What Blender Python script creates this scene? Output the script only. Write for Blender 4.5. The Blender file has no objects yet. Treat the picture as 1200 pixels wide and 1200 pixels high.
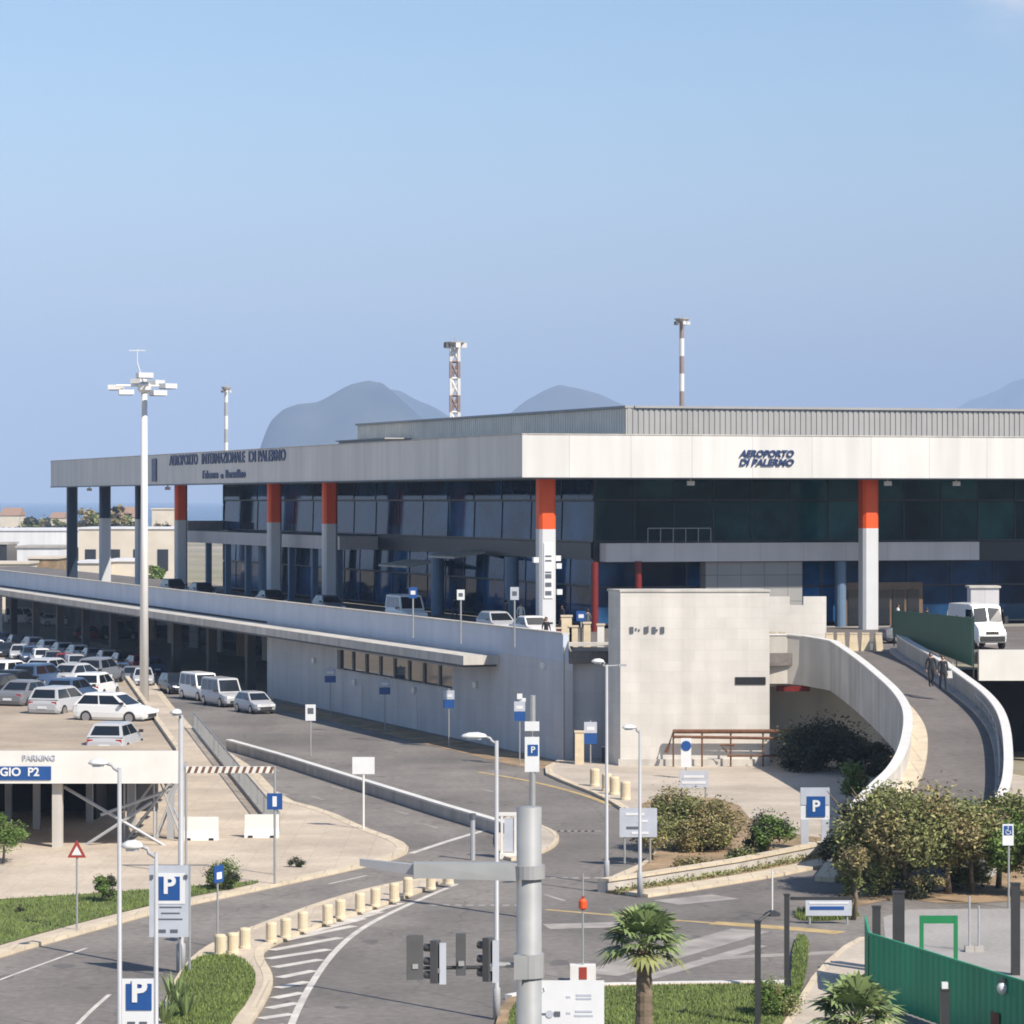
import bpy, math, random
from mathutils import Vector, Matrix
from mathutils.geometry import tessellate_polygon
C = bpy.context.scene.collection
sc = bpy.context.scene
R = math.radians
random.seed(7)

# ------------------------------------------------------------------ camera, sky, sun, exposure
F, HZ, CZ = 3600.0, 586.0, 15.0            # focal length and horizon of the 1200 px photograph, eye height in metres
cam = bpy.data.cameras.new('camera'); camo = bpy.data.objects.new('camera', cam); C.objects.link(camo)
camo.location = (0, 0, CZ); camo.rotation_euler = (R(90), 0, 0)
cam.sensor_width = 36; cam.lens = 36*F/1200; cam.shift_y = -(600-HZ)/1200
cam.clip_start = 1; cam.clip_end = 100000
sc.camera = camo
SUN_AZ, SUN_EL = R(43), R(44)              # azimuth measured from straight behind the camera towards the right
sdir = Vector((math.sin(SUN_AZ)*math.cos(SUN_EL), -math.cos(SUN_AZ)*math.cos(SUN_EL), math.sin(SUN_EL)))
sun = bpy.data.lights.new('sun', 'SUN'); sun.energy = 5.0; sun.angle = R(0.5); sun.color = (1, .91, .79)
suno = bpy.data.objects.new('sun', sun); C.objects.link(suno)
suno.rotation_euler = sdir.to_track_quat('Z', 'Y').to_euler()
suno.location = (100, -50, 120)
w = bpy.data.worlds.new('World'); sc.world = w; w.use_nodes = True
nt = w.node_tree; nt.nodes.clear()
def wn(t, **k):
    n = nt.nodes.new(t)
    for a, b in k.items(): setattr(n, a, b)
    return n
out = wn('ShaderNodeOutputWorld'); bg = wn('ShaderNodeBackground'); sky = wn('ShaderNodeTexSky')
sky.sky_type = 'NISHITA'; sky.sun_disc = False; sky.sun_elevation = SUN_EL
sky.sun_rotation = math.atan2(sdir.x, sdir.y)
sky.altitude = 10; sky.air_density = 1.0; sky.dust_density = 0.35; sky.ozone_density = 2.5
tc = wn('ShaderNodeTexCoord'); sep = wn('ShaderNodeSeparateXYZ'); mx = wn('ShaderNodeMath', operation='MAXIMUM'); comb = wn('ShaderNodeCombineXYZ')
nt.links.new(tc.outputs['Generated'], sep.inputs[0]); nt.links.new(sep.outputs[2], mx.inputs[0]); mx.inputs[1].default_value = 0.012
nt.links.new(sep.outputs[0], comb.inputs[0]); nt.links.new(sep.outputs[1], comb.inputs[1]); nt.links.new(mx.outputs[0], comb.inputs[2])
nt.links.new(comb.outputs[0], sky.inputs['Vector'])
# a veil of thin haze and one wisp of cloud in the sky
cn = wn('ShaderNodeTexNoise'); cn.inputs['Scale'].default_value = 26; cn.inputs['Detail'].default_value = 6
mp = wn('ShaderNodeMapping'); mp.inputs['Scale'].default_value = (1, 1, 2.2)
nt.links.new(tc.outputs['Generated'], mp.inputs[0]); nt.links.new(mp.outputs[0], cn.inputs['Vector'])
cd = Vector((.17, 1, .176)).normalized()
dot = wn('ShaderNodeVectorMath', operation='DISTANCE'); dot.inputs[1].default_value = cd
nt.links.new(tc.outputs['Generated'], dot.inputs[0])
mr = wn('ShaderNodeMapRange'); mr.interpolation_type = 'SMOOTHSTEP'
mr.inputs['From Min'].default_value = .036; mr.inputs['From Max'].default_value = .0; mr.inputs['To Min'].default_value = 0; mr.inputs['To Max'].default_value = 1
nt.links.new(dot.outputs['Value'], mr.inputs[0])
mr2 = wn('ShaderNodeMapRange'); mr2.inputs['From Min'].default_value = .38; mr2.inputs['From Max'].default_value = .7
nt.links.new(cn.outputs['Fac'], mr2.inputs[0])
mu = wn('ShaderNodeMath', operation='MULTIPLY'); nt.links.new(mr.outputs[0], mu.inputs[0]); nt.links.new(mr2.outputs[0], mu.inputs[1])
SKYMIX = wn('ShaderNodeMix', data_type='RGBA'); SKYMIX.inputs[7].default_value = (8.2, 7.6, 7.6, 1)
nt.links.new(mu.outputs[0], SKYMIX.inputs[0])
TINT = wn('ShaderNodeMix', data_type='RGBA', blend_type='MULTIPLY'); TINT.inputs[0].default_value = 1
TINT.inputs[7].default_value = (1.0, 1.0, 1.0, 1)
nt.links.new(sky.outputs[0], TINT.inputs[6])
HOR = wn('ShaderNodeMix', data_type='RGBA'); HOR.inputs[7].default_value = (3.4, 3.4, 4.1, 1)   # the pale lavender air low in the sky
hm_ = wn('ShaderNodeMapRange'); hm_.interpolation_type = 'SMOOTHSTEP'; hm_.inputs['From Min'].default_value = -.02; hm_.inputs['From Max'].default_value = .15; hm_.inputs['To Min'].default_value = .95; hm_.inputs['To Max'].default_value = .0
nt.links.new(sep.outputs[2], hm_.inputs[0]); nt.links.new(hm_.outputs[0], HOR.inputs[0]); nt.links.new(TINT.outputs[2], HOR.inputs[6]); nt.links.new(HOR.outputs[2], SKYMIX.inputs[6])
nt.links.new(SKYMIX.outputs[2], bg.inputs[0]); bg.inputs[1].default_value = .108
nt.links.new(bg.outputs[0], out.inputs[0])
sc.view_settings.view_transform = 'Standard'; sc.view_settings.look = 'None'
sc.view_settings.gamma = 1; sc.view_settings.exposure = 0.40
sc.render.engine = 'CYCLES'
sc.cycles.max_bounces = 6; sc.cycles.diffuse_bounces = 3; sc.cycles.glossy_bounces = 3; sc.cycles.transparent_max_bounces = 8; sc.cycles.volume_bounces = 0
sc.cycles.use_denoising = True; sc.cycles.filter_width = 1.8

# ------------------------------------------------------------------ layout helpers
def G(px, py, z=0.0):                      # point on the level z that the photo shows at px, py
    Y = F*(CZ-z)/(py-HZ); return Vector(((px-600)*Y/F, Y, z))
def A(px, py, Y):                          # point at distance Y
    return Vector(((px-600)*Y/F, Y, CZ-(py-HZ)*Y/F))
def chaikin(p, n=2, closed=True):
    for _ in range(n):
        q = []
        m = len(p)
        for i in range(m if closed else m-1):
            a, b = p[i], p[(i+1) % m]
            q += [a.lerp(b, .25), a.lerp(b, .75)]
        if not closed: q = [p[0]] + q + [p[-1]]
        p = q
    return p
def resample(p, step):
    outp = [p[0].copy()]; acc = 0
    for a, b in zip(p, p[1:]):
        L = (b-a).length; d = step-acc
        while d <= L:
            outp.append(a.lerp(b, d/L)); d += step
        acc = L-(d-step)
    return outp

# ------------------------------------------------------------------ materials
def srgb(r, g, b):
    f = lambda c: (c/12.92 if c <= .04045 else ((c+.055)/1.055)**2.4)
    return (f(r/255), f(g/255), f(b/255), 1)
M = {}
def mat(name, col, rough=.7, var=.12, scale=1.5, metal=0, spec=.5, bump=0, streak=0, island=0, detail=5, fine=0, crack=0, brick=None, col2=None, cscale=None, emit=None):
    m = bpy.data.materials.new(name); m.use_nodes = True; M[name] = m
    t = m.node_tree; N = t.nodes; Lk = t.links; b = N['Principled BSDF']
    if len(col) == 3: col = (*col, 1)
    b.inputs['Roughness'].default_value = rough; b.inputs['Metallic'].default_value = metal
    b.inputs['Specular IOR Level'].default_value = spec
    tc = N.new('ShaderNodeTexCoord'); co = tc.outputs['Object']
    cur = None
    def mul(fac_socket, lo, hi, src):
        mrn = N.new('ShaderNodeMapRange'); mrn.inputs['From Min'].default_value = .3; mrn.inputs['From Max'].default_value = .7
        mrn.inputs['To Min'].default_value = lo; mrn.inputs['To Max'].default_value = hi
        Lk.new(fac_socket, mrn.inputs[0])
        mm = N.new('ShaderNodeMix'); mm.data_type = 'RGBA'; mm.blend_type = 'MULTIPLY'; mm.inputs[0].default_value = 1
        Lk.new(src, mm.inputs[6]); Lk.new(mrn.outputs[0], mm.inputs[7]); return mm.outputs[2]
    rgb = N.new('ShaderNodeRGB'); rgb.outputs[0].default_value = col; cur = rgb.outputs[0]
    def noise(s, d=5, stretch=None):
        n = N.new('ShaderNodeTexNoise'); n.inputs['Scale'].default_value = s; n.inputs['Detail'].default_value = d
        if stretch:
            mpn = N.new('ShaderNodeMapping'); mpn.inputs['Scale'].default_value = stretch; Lk.new(co, mpn.inputs[0]); Lk.new(mpn.outputs[0], n.inputs['Vector'])
        else: Lk.new(co, n.inputs['Vector'])
        return n.outputs['Fac']
    if col2 is not None:
        if len(col2) == 3: col2 = (*col2, 1)
        mm = N.new('ShaderNodeMix'); mm.data_type = 'RGBA'; mm.inputs[7].default_value = col2
        mrn = N.new('ShaderNodeMapRange'); mrn.inputs['From Min'].default_value = .42; mrn.inputs['From Max'].default_value = .6
        Lk.new(noise(cscale or scale*.5, 6), mrn.inputs[0]); Lk.new(mrn.outputs[0], mm.inputs[0]); Lk.new(cur, mm.inputs[6]); cur = mm.outputs[2]
    if brick:                               # (width, height, mortar, darkness) of a panel or slab grid
        bt = N.new('ShaderNodeTexBrick'); bt.offset = brick[4] if len(brick) > 4 else .5
        bt.inputs['Scale'].default_value = 1; bt.inputs['Brick Width'].default_value = brick[0]; bt.inputs['Row Height'].default_value = brick[1]
        bt.inputs['Mortar Size'].default_value = brick[2]; bt.inputs['Mortar Smooth'].default_value = .3
        bt.inputs['Color1'].default_value = (1, 1, 1, 1); bt.inputs['Color2'].default_value = (.93, .93, .93, 1); bt.inputs['Mortar'].default_value = (brick[3],)*3+(1,)
        uv = N.new('ShaderNodeUVMap')
        Lk.new(uv.outputs[0], bt.inputs['Vector'])
        mm = N.new('ShaderNodeMix'); mm.data_type = 'RGBA'; mm.blend_type = 'MULTIPLY'; mm.inputs[0].default_value = 1
        Lk.new(cur, mm.inputs[6]); Lk.new(bt.outputs[0], mm.inputs[7]); cur = mm.outputs[2]
    if var: cur = mul(noise(scale, detail), 1-var, 1+var*.6, cur)
    if fine: cur = mul(noise(scale*14, 3), 1-fine, 1+fine*.8, cur)
    if streak: cur = mul(noise(1.1, 5, (1, 1, .07)), 1-streak, 1.02, cur)
    if island:
        gi = N.new('ShaderNodeNewGeometry')
        mrn = N.new('ShaderNodeMapRange'); mrn.inputs['To Min'].default_value = 1-island; mrn.inputs['To Max'].default_value = 1+island
        Lk.new(gi.outputs['Random Per Island'], mrn.inputs[0])
        mm = N.new('ShaderNodeMix'); mm.data_type = 'RGBA'; mm.blend_type = 'MULTIPLY'; mm.inputs[0].default_value = 1
        Lk.new(cur, mm.inputs[6]); Lk.new(mrn.outputs[0], mm.inputs[7]); cur = mm.outputs[2]
    if crack:
        vo = N.new('ShaderNodeTexVoronoi'); vo.feature = 'DISTANCE_TO_EDGE'; vo.inputs['Scale'].default_value = crack
        wv = N.new('ShaderNodeTexNoise'); wv.inputs['Scale'].default_value = 1.3; wv.inputs['Detail'].default_value = 5; Lk.new(co, wv.inputs['Vector'])
        av = N.new('ShaderNodeMix'); av.data_type = 'RGBA'; av.blend_type = 'ADD'; av.inputs[0].default_value = 1.1; Lk.new(co, av.inputs[6]); Lk.new(wv.outputs['Color'], av.inputs[7]); Lk.new(av.outputs[2], vo.inputs['Vector'])
        mrn = N.new('ShaderNodeMapRange'); mrn.inputs['From Min'].default_value = 0; mrn.inputs['From Max'].default_value = .012; mrn.inputs['To Min'].default_value = .72; mrn.inputs['To Max'].default_value = 1
        Lk.new(vo.outputs['Distance'], mrn.inputs[0]); mm = N.new('ShaderNodeMix'); mm.data_type = 'RGBA'; mm.blend_type = 'MULTIPLY'; mm.inputs[0].default_value = 1
        Lk.new(cur, mm.inputs[6]); Lk.new(mrn.outputs[0], mm.inputs[7]); cur = mm.outputs[2]
        cur = mul(noise(.5, 8, (1, .12, 1)), .88, 1.06, cur); cur = mul(noise(2.2, 6), .9, 1.06, cur)
    Lk.new(cur, b.inputs['Base Color'])
    if bump:
        bn = N.new('ShaderNodeBump'); bn.inputs['Strength'].default_value = bump; bn.inputs['Distance'].default_value = .05
        Lk.new(noise(scale*6, 6), bn.inputs['Height']); Lk.new(bn.outputs[0], b.inputs['Normal'])
    return m

mat('terrain', (.36, .31, .24), .95, .25, .02, fine=.15, col2=(.22, .21, .13), cscale=.006)
mat('asphalt', (.225, .205, .185), .9, .16, .25, fine=.16, bump=.2, col2=(.165, .150, .138), cscale=.07, crack=.16)
mat('asphalt_ramp', (.165, .148, .138), .9, .14, .3, fine=.12, bump=.1, crack=.3)
mat('pavement', (.56, .475, .375), .9, .12, .35, fine=.1, brick=(1.2, 1.2, .025, .85, 0), col2=(.48, .405, .32), cscale=.2)
mat('plaza', (.50, .435, .36), .9, .14, .35, fine=.1, col2=(.42, .365, .30), cscale=.15)
mat('kerbstone', (.60, .51, .38), .85, .14, 1.2, brick=(1.0, 5, .03, .7))
mat('deck_concrete', (.46, .38, .29), .9, .18, .3, fine=.1, col2=(.38, .31, .235), cscale=.12)
mat('concrete', (.42, .40, .37), .85, .12, .5, streak=.15)
mat('concrete_light', (.58, .55, .50), .85, .12, .5, streak=.26)
mat('stone_wall', (.68, .65, .60), .8, .08, .6, streak=.15, brick=(1.2, .6, .012, .84))
mat('wall_left', (.58, .585, .60), .8, .08, .4, streak=.12, brick=(2.4, 1.3, .012, .85))
mat('parapet_panel', (.50, .555, .65), .6, .06, .5, streak=.1)
mat('fascia_white', (.67, .66, .635), .6, .05, .25, streak=.13, brick=(4.2, 8, .03, .72, 0))
mat('cladding_sun_tone', (.82, .77, .67), .55, .1, .5, streak=.1)  # left upper face: sunlight painted in as a paler colour than the right
mat('cladding_grey', (.34, .34, .335), .6, .06, .5, streak=.08)
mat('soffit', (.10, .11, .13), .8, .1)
mat('slab_grey', (.62, .60, .605), .7, .06, .4, streak=.1, brick=(3.1, 8, .02, .7, 0))
mat('column_white', (.58, .59, .60), .6, .05, .6, streak=.06)
mat('column_blue', (.13, .20, .30), .5, .08)
mat('orange', srgb(226, 84, 24), .55, .08, .8, streak=.1)
mat('navy', (.014, .030, .055), .5, .1)
mat('dark_red', (.16, .012, .010), .5, .15)
mat('glass', (.008, .022, .050), .05, .5, .3, spec=.15, island=.6, col2=(.020, .075, .18), cscale=.16)
mat('glass_green', (.008, .028, .036), .08, .4, .3, spec=.14, island=.5, col2=(.020, .085, .092), cscale=.16)
mat('mullion', (.020, .026, .034), .4, .1)
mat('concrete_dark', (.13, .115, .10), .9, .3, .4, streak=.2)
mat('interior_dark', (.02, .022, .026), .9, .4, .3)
mat('tile_grey', (.30, .30, .295), .7, .08, .5, brick=(1.7, .9, .03, .55, 0))
mat('wood', (.16, .10, .06), .5, .2)
mat('letter_blue', (.022, .045, .13), .4, .1)
mat('sign_blue', (.015, .075, .26), .35, .08)
mat('sign_white', (.68, .69, .70), .4, .05)
mat('sign_grey', (.45, .48, .54), .4, .1, 1.5)
mat('sign_text', (.10, .11, .13), .5, .1)
mat('sign_red', (.32, .045, .03), .4, .1)
mat('galvanised', (.32, .33, .335), .45, .1, 2, metal=.15)
mat('pole_grey', (.36, .37, .39), .45, .08, 2)
mat('pole_white', (.70, .69, .67), .5, .06, .5)
mat('signal_black', (.075, .076, .08), .5, .15, 2)
mat('pole_dark', (.035, .036, .038), .45, .15, 2)
mat('lamp_glass', (.65, .66, .66), .25, .05)
mat('floodlight_dark', (.12, .12, .13), .4, .1)
mat('mast_red', (.27, .21, .20), .6, .1)
mat('barrier_white', (.70, .685, .65), .6, .06, 1, streak=.08)
mat('barrier_concrete', (.52, .49, .45), .8, .14, .8, streak=.25)
mat('bollard_stone', (.62, .52, .36), .85, .14, 3, island=.1)
mat('yellow_paint', (.46, .34, .16), .85, .25, 1.5)
mat('white_paint', (.56, .53, .49), .85, .25, 1.2)
mat('worn_paint', (.325, .30, .28), .9, .3, .8)
mat('hoarding_green', (.022, .31, .16), .5, .12, .5, streak=.16)
mat('screen_green', (.008, .075, .045), .6, .12, .8)
mat('frame_green', (.012, .20, .07), .5, .1)
mat('rust', (.16, .075, .04), .9, .3, 4)
mat('dirt', (.36, .25, .15), .95, .25, .8, fine=.2, col2=(.23, .17, .10), cscale=.6)
mat('grass', (.125, .16, .045), .9, .25, .8, fine=.25, col2=(.12, .15, .035), cscale=.5)
mat('grass_blades', (.145, .195, .05), .8, .2, .8, island=.4)
mat('leaf_olive', (.19, .205, .070), .65, .2, .6, island=.5)
mat('leaf_brown', (.27, .225, .10), .7, .2, .6, island=.5)
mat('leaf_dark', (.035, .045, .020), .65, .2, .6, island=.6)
mat('leaf_green', (.11, .18, .035), .6, .2, .6, island=.5)
mat('leaf_palm', (.15, .20, .075), .55, .2, 1, island=.45)
mat('leaf_dry', (.17, .12, .055), .8, .2, 1, island=.4)
mat('bark', (.17, .13, .09), .9, .3, 4, bump=.4)
mat('tyre', (.018, .018, .018), .8, .1)
mat('rim', (.45, .45, .46), .3, .05, metal=.8)
mat('car_glass', (.012, .016, .022), .05, .1, spec=.7)
mat('car_trim', (.03, .03, .032), .6, .1)
mat('headlight', (.75, .76, .78), .1, .02)
mat('taillight', (.35, .015, .012), .2, .05)
for nm, c in (('white', (.74, .74, .73)), ('silver', (.42, .43, .45)), ('grey', (.17, .18, .20)), ('black', (.018, .019, .022)), ('blue', (.05, .09, .17)), ('red', (.25, .02, .02)), ('beige', (.46, .42, .36))):
    mat('paint_'+nm, c, .22, .02, spec=.6)
mat('skin', (.42, .25, .17), .6, .05); mat('hair', (.02, .015, .012), .7, .1); mat('cloth_dark', (.022, .022, .028), .9, .1)
mat('cloth_blue', (.045, .06, .11), .9, .1); mat('cloth_grey', (.10, .10, .11), .9, .1); mat('cloth_white', (.6, .6, .58), .9, .1); mat('shoe', (.02, .02, .02), .6, .1)
mat('mountain_rock', (.035, .055, .065), .95, .3, .004, col2=(.09, .10, .10), cscale=.003)
mat('yard', (.36, .34, .325), .9, .16, .4, fine=.12, col2=(.31, .295, .28), cscale=.2)
mat('sea', (.012, .06, .16), .25, .15, .004, bump=.2)
mat('roof_red', (.34, .22, .16), .9, .15); mat('house_wall', (.62, .56, .47), .85, .1, .3); mat('hangar_white', (.70, .71, .74), .7, .08, .1, streak=.1)
mat('window_dark', (.03, .035, .045), .2, .2)

# ------------------------------------------------------------------ mesh builder
class MB:
    def __init__(s): s.v = []; s.f = []; s.m = []; s.uv = []
    def add(s, vs, fs, m=0, uvs=None):
        o = len(s.v); s.v += [Vector(p) for p in vs]
        for i, f in enumerate(fs):
            s.f.append([o+k for k in f]); s.m.append(m)
            s.uv.append(uvs[i] if uvs else None)
        return s
    def hexa(s, b, t, m=0):                # bottom 4 points ccw from above, top 4 points
        return s.add(list(b)+list(t), [(3,2,1,0),(4,5,6,7),(0,1,5,4),(1,2,6,5),(2,3,7,6),(3,0,4,7)], m)
    def box(s, c, d, rz=0, m=0):
        x, y, z = [k/2 for k in d]; rot = Matrix.Rotation(rz, 3, 'Z'); c = Vector(c)
        P = [c+rot@Vector(p) for p in ((-x,-y,-z),(x,-y,-z),(x,y,-z),(-x,y,-z),(-x,-y,z),(x,-y,z),(x,y,z),(-x,y,z))]
        return s.hexa(P[:4], P[4:], m)
    def fb(s, o, e1, e2, a, b, z, m=0):    # box in a frame: ranges a along e1, b along e2, z
        o = Vector((o[0], o[1], 0)); e1 = Vector((e1[0], e1[1], 0)); e2 = Vector((e2[0], e2[1], 0))
        q = [o+e1*a[0]+e2*b[0], o+e1*a[1]+e2*b[0], o+e1*a[1]+e2*b[1], o+e1*a[0]+e2*b[1]]
        if e1.cross(e2).z < 0: q = q[::-1]
        return s.hexa([p+Vector((0,0,z[0])) for p in q], [p+Vector((0,0,z[1])) for p in q], m)
    def quad(s, pts, m=0): return s.add(pts, [tuple(range(len(pts)))], m)
    def prism(s, poly, z0, z1, m=0, bottom=False, top=True):
        p = [Vector((q[0], q[1], 0)) for q in poly]
        if sum(a.x*b.y-b.x*a.y for a, b in zip(p, p[1:]+p[:1])) < 0: p = p[::-1]
        n = len(p); tri = tessellate_polygon([p])
        vs = [q+Vector((0,0,z0)) for q in p]+[q+Vector((0,0,z1)) for q in p]
        fs = []
        for t in tri:
            a, b, c = (p[i] for i in t)
            if (b-a).cross(c-a).z < 0: t = t[::-1]
            if top: fs.append(tuple(n+i for i in t))
            if bottom: fs.append(tuple(t[::-1]))
        for i in range(n):
            j = (i+1) % n; fs.append((i, j, n+j, n+i))
        return s.add(vs, fs, m)
    def sheet(s, poly, z, m=0):
        p = [Vector((q[0], q[1], z)) for q in poly]
        fs = []
        for t in tessellate_polygon([p]):
            a, b, c = (p[i] for i in t)
            fs.append(t if (b-a).cross(c-a).z > 0 else t[::-1])
        return s.add(p, fs, m)
    def strip(s, pts, wd, z=None, m=0):
        L = []; n = len(pts)
        for i in range(n):
            d = pts[min(i+1, n-1)]-pts[max(i-1, 0)]; d = Vector((d.x, d.y, 0)).normalized(); nn = Vector((-d.y, d.x, 0))
            p = Vector(pts[i]);
            if z is not None: p.z = z
            L += [p+nn*wd/2, p-nn*wd/2]
        return s.add(L, [(2*i, 2*i+1, 2*i+3, 2*i+2) for i in range(n-1)], m)
    def wallstrip(s, pts, w0, z0, z1, m=0):  # a wall following pts, half-width w0, z0/z1 offsets from point z (or lists)
        n = len(pts); V = []
        for i in range(n):
            d = pts[min(i+1, n-1)]-pts[max(i-1, 0)]; d = Vector((d.x, d.y, 0)).normalized(); nn = Vector((-d.y, d.x, 0))
            a = z0[i] if isinstance(z0, list) else z0; b = z1[i] if isinstance(z1, list) else z1
            p = Vector(pts[i])
            V += [p-nn*w0+Vector((0,0,a)), p+nn*w0+Vector((0,0,a)), p+nn*w0+Vector((0,0,b)), p-nn*w0+Vector((0,0,b))]
        fs = []
        for i in range(n-1):
            o, q = 4*i, 4*i+4
            for k in range(4): fs.append((o+k, q+k, q+(k+1)%4, o+(k+1)%4)[::-1])
        fs += [(0,1,2,3)[::-1], tuple(4*(n-1)+k for k in range(4))]
        fs = [f[::-1] for f in fs]
        return s.add(V, fs, m)
    def tube(s, pts, r, seg=8, m=0, caps=True):
        pts = [Vector(p) for p in pts]; n = len(pts); V = []
        rr = r if isinstance(r, (list, tuple)) else [r]*n
        for i in range(n):
            d = (pts[min(i+1, n-1)]-pts[max(i-1, 0)]).normalized()
            up = Vector((0, 0, 1)) if abs(d.z) < .9 else Vector((1, 0, 0))
            a = d.cross(up).normalized(); b = d.cross(a)
            V += [pts[i]+(a*math.cos(2*math.pi*k/seg)+b*math.sin(2*math.pi*k/seg))*rr[i] for k in range(seg)]
        fs = [(i*seg+k, i*seg+(k+1)%seg, (i+1)*seg+(k+1)%seg, (i+1)*seg+k) for i in range(n-1) for k in range(seg)]
        if caps: fs += [tuple(range(seg))[::-1], tuple((n-1)*seg+k for k in range(seg))]
        return s.add(V, [f[::-1] for f in fs], m)
    def lathe(s, c, prof, seg=14, m=0):    # profile of (r, z)
        c = Vector(c); V = []; n = len(prof)
        for r, z in prof: V += [c+Vector((r*math.cos(2*math.pi*k/seg), r*math.sin(2*math.pi*k/seg), z)) for k in range(seg)]
        fs = [(i*seg+k, i*seg+(k+1)%seg, (i+1)*seg+(k+1)%seg, (i+1)*seg+k) for i in range(n-1) for k in range(seg)]
        fs += [tuple(range(seg))[::-1], tuple((n-1)*seg+k for k in range(seg))]
        return s.add(V, fs, m)
    def build(s, name, mats, parent=None, world=False, smooth=False):
        if not isinstance(mats, (list, tuple)): mats = [mats]
        off = Vector(parent.location) if (parent is not None and world) else Vector((0,0,0))
        me = bpy.data.meshes.new(name); me.from_pydata([tuple(p-off) for p in s.v], [], s.f)
        for k in mats: me.materials.append(M[k])
        me.polygons.foreach_set('material_index', s.m)
        # box-projected UVs in metres, so that panel grids follow each face
        uvl = me.uv_layers.new(name='UVMap')
        P = s.v
        for pi, p in enumerate(me.polygons):
            nrm = p.normal
            if abs(nrm.z) > .7: e1, e2 = Vector((1,0,0)), Vector((0,1,0))
            else:
                e1 = Vector((-nrm.y, nrm.x, 0)).normalized(); e2 = Vector((0,0,1))
            for li in p.loop_indices:
                q = P[me.loops[li].vertex_index]; uvl.data[li].uv = (q.dot(e1), q.dot(e2))
        if smooth: me.polygons.foreach_set('use_smooth', [True]*len(me.polygons))
        o = bpy.data.objects.new(name, me); C.objects.link(o)
        if parent is not None: o.parent = parent
        return o
def tag(o, label, cat, group=None):
    o['label'] = label; o['category'] = cat
    if group: o['group'] = group
    return o
def thing(name, label, cat, loc=(0,0,0), rz=0, group=None):
    o = bpy.data.objects.new(name, None); C.objects.link(o); o.empty_display_size = .3
    o.location = loc; o.rotation_euler = (0, 0, rz)
    return tag(o, label, cat, group)
def structure(o, label, kind='structure'):
    o['kind'] = kind; o['label'] = label; return o
def kids(o): return [c for c in bpy.data.objects if c.parent == o]
CH = {}
def dup(root, loc, rz=0, label=None, group=None, scale=None):
    def rec(o, par):
        c = o.copy(); C.objects.link(c)
        if par is not None: c.parent = par
        for ch in CH[o.name]: rec(ch, c)
        return c
    if root.name not in CH:
        st = [root]
        while st:
            o = st.pop(); CH[o.name] = kids(o); st += CH[o.name]
    r = rec(root, None); r.location = loc; r.rotation_euler = (0, 0, rz)
    if label: r['label'] = label
    if group: r['group'] = group
    if scale: r.scale = (scale,)*3
    return r
def text(name, s, size, mname, parent, loc, e1, up=(0,0,1), extrude=.02, align='LEFT', shear=0, bold=0, xs=1.0):
    cu = bpy.data.curves.new(name, 'FONT'); cu.body = s; cu.size = size; cu.extrude = extrude; cu.align_x = align; cu.align_y = 'BOTTOM'
    cu.shear = shear; cu.offset = bold; cu.resolution_u = 3; cu.space_line = .85
    tmp = bpy.data.objects.new(name, cu); C.objects.link(tmp)
    bpy.context.view_layer.update()
    me = bpy.data.meshes.new_from_object(tmp.evaluated_get(bpy.context.evaluated_depsgraph_get()))
    bpy.data.objects.remove(tmp); bpy.data.curves.remove(cu)
    e1 = Vector(e1).normalized(); up = Vector(up).normalized(); n = e1.cross(up)
    rot = Matrix((e1, up, n)).transposed()
    for v in me.vertices: v.co = rot @ Vector((v.co.x*xs, v.co.y, v.co.z)) + Vector(loc)
    me.materials.clear(); me.materials.append(M[mname])
    for p in me.polygons: p.material_index = 0
    me.name = name
    o = bpy.data.objects.new(name, me); C.objects.link(o); o.parent = parent
    return o
# ------------------------------------------------------------------ terrain, sea, mountains
mb = MB(); mb.sheet([(-9000,-200),(9000,-200),(9000,2100),(2500,1750),(600,1600),(-1500,1900),(-9000,2200)], -.03)
structure(mb.build('ground', 'terrain'), 'dry sandy ground reaching to the coast')
mb = MB(); mb.sheet([(-20000,1300),(20000,1300),(20000,20500),(-20000,20500)], -1.5)
structure(mb.build('sea', 'sea'), 'blue sea beyond the airfield')
def mountain(name, label, Y, ridge, depth, seed, base=None):
    rnd = random.Random(seed); pts = [(A(px, py, Y).x, A(px, py, Y).z) for px, py in ridge]
    n = 70; m = 16; V = []; x0, x1 = pts[0][0], pts[-1][0]
    def rz(x):
        for (a, za), (b, zb) in zip(pts, pts[1:]):
            if a <= x <= b: return za+(zb-za)*(x-a)/(b-a)
        return 0
    ph = [rnd.uniform(0, 6) for _ in range(6)]
    for j in range(m+1):
        v = j/m*2-1
        for i in range(n+1):
            x = x0+(x1-x0)*i/n
            k = max(0, 1-abs(v)**1.25)
            z = rz(x)*k
            z *= 1+(.14*math.sin(x*.011+ph[0]+v*4)+.12*math.sin(x*.023+ph[1]-v*7)+.09*math.sin(x*.05+v*13+ph[2]))*(1-k)
            z += 5*math.sin(x*.05+ph[3])*k*(1 if 0 < i < n else 0)*.6
            V.append((x, Y+v*depth*(1 if v > 0 else .5), z-3))
    fs = [(j*(n+1)+i, j*(n+1)+i+1, (j+1)*(n+1)+i+1, (j+1)*(n+1)+i) for j in range(m) for i in range(n)]
    b = MB(); b.add(V, fs); o = b.build(name, 'mountain_rock', smooth=True)
    return structure(o, label)
mountain('mountain', 'steep blue headland rising behind the terminal roof', 7000,
    [(300,586),(305,530),(310,505),(318,490),(330,480),(350,473),(372,468),(395,458),(412,450),(432,443),(448,446),(458,456),(470,468),(482,478),(500,492),(530,512),(570,545),(610,586)], 900, 1)
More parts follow.
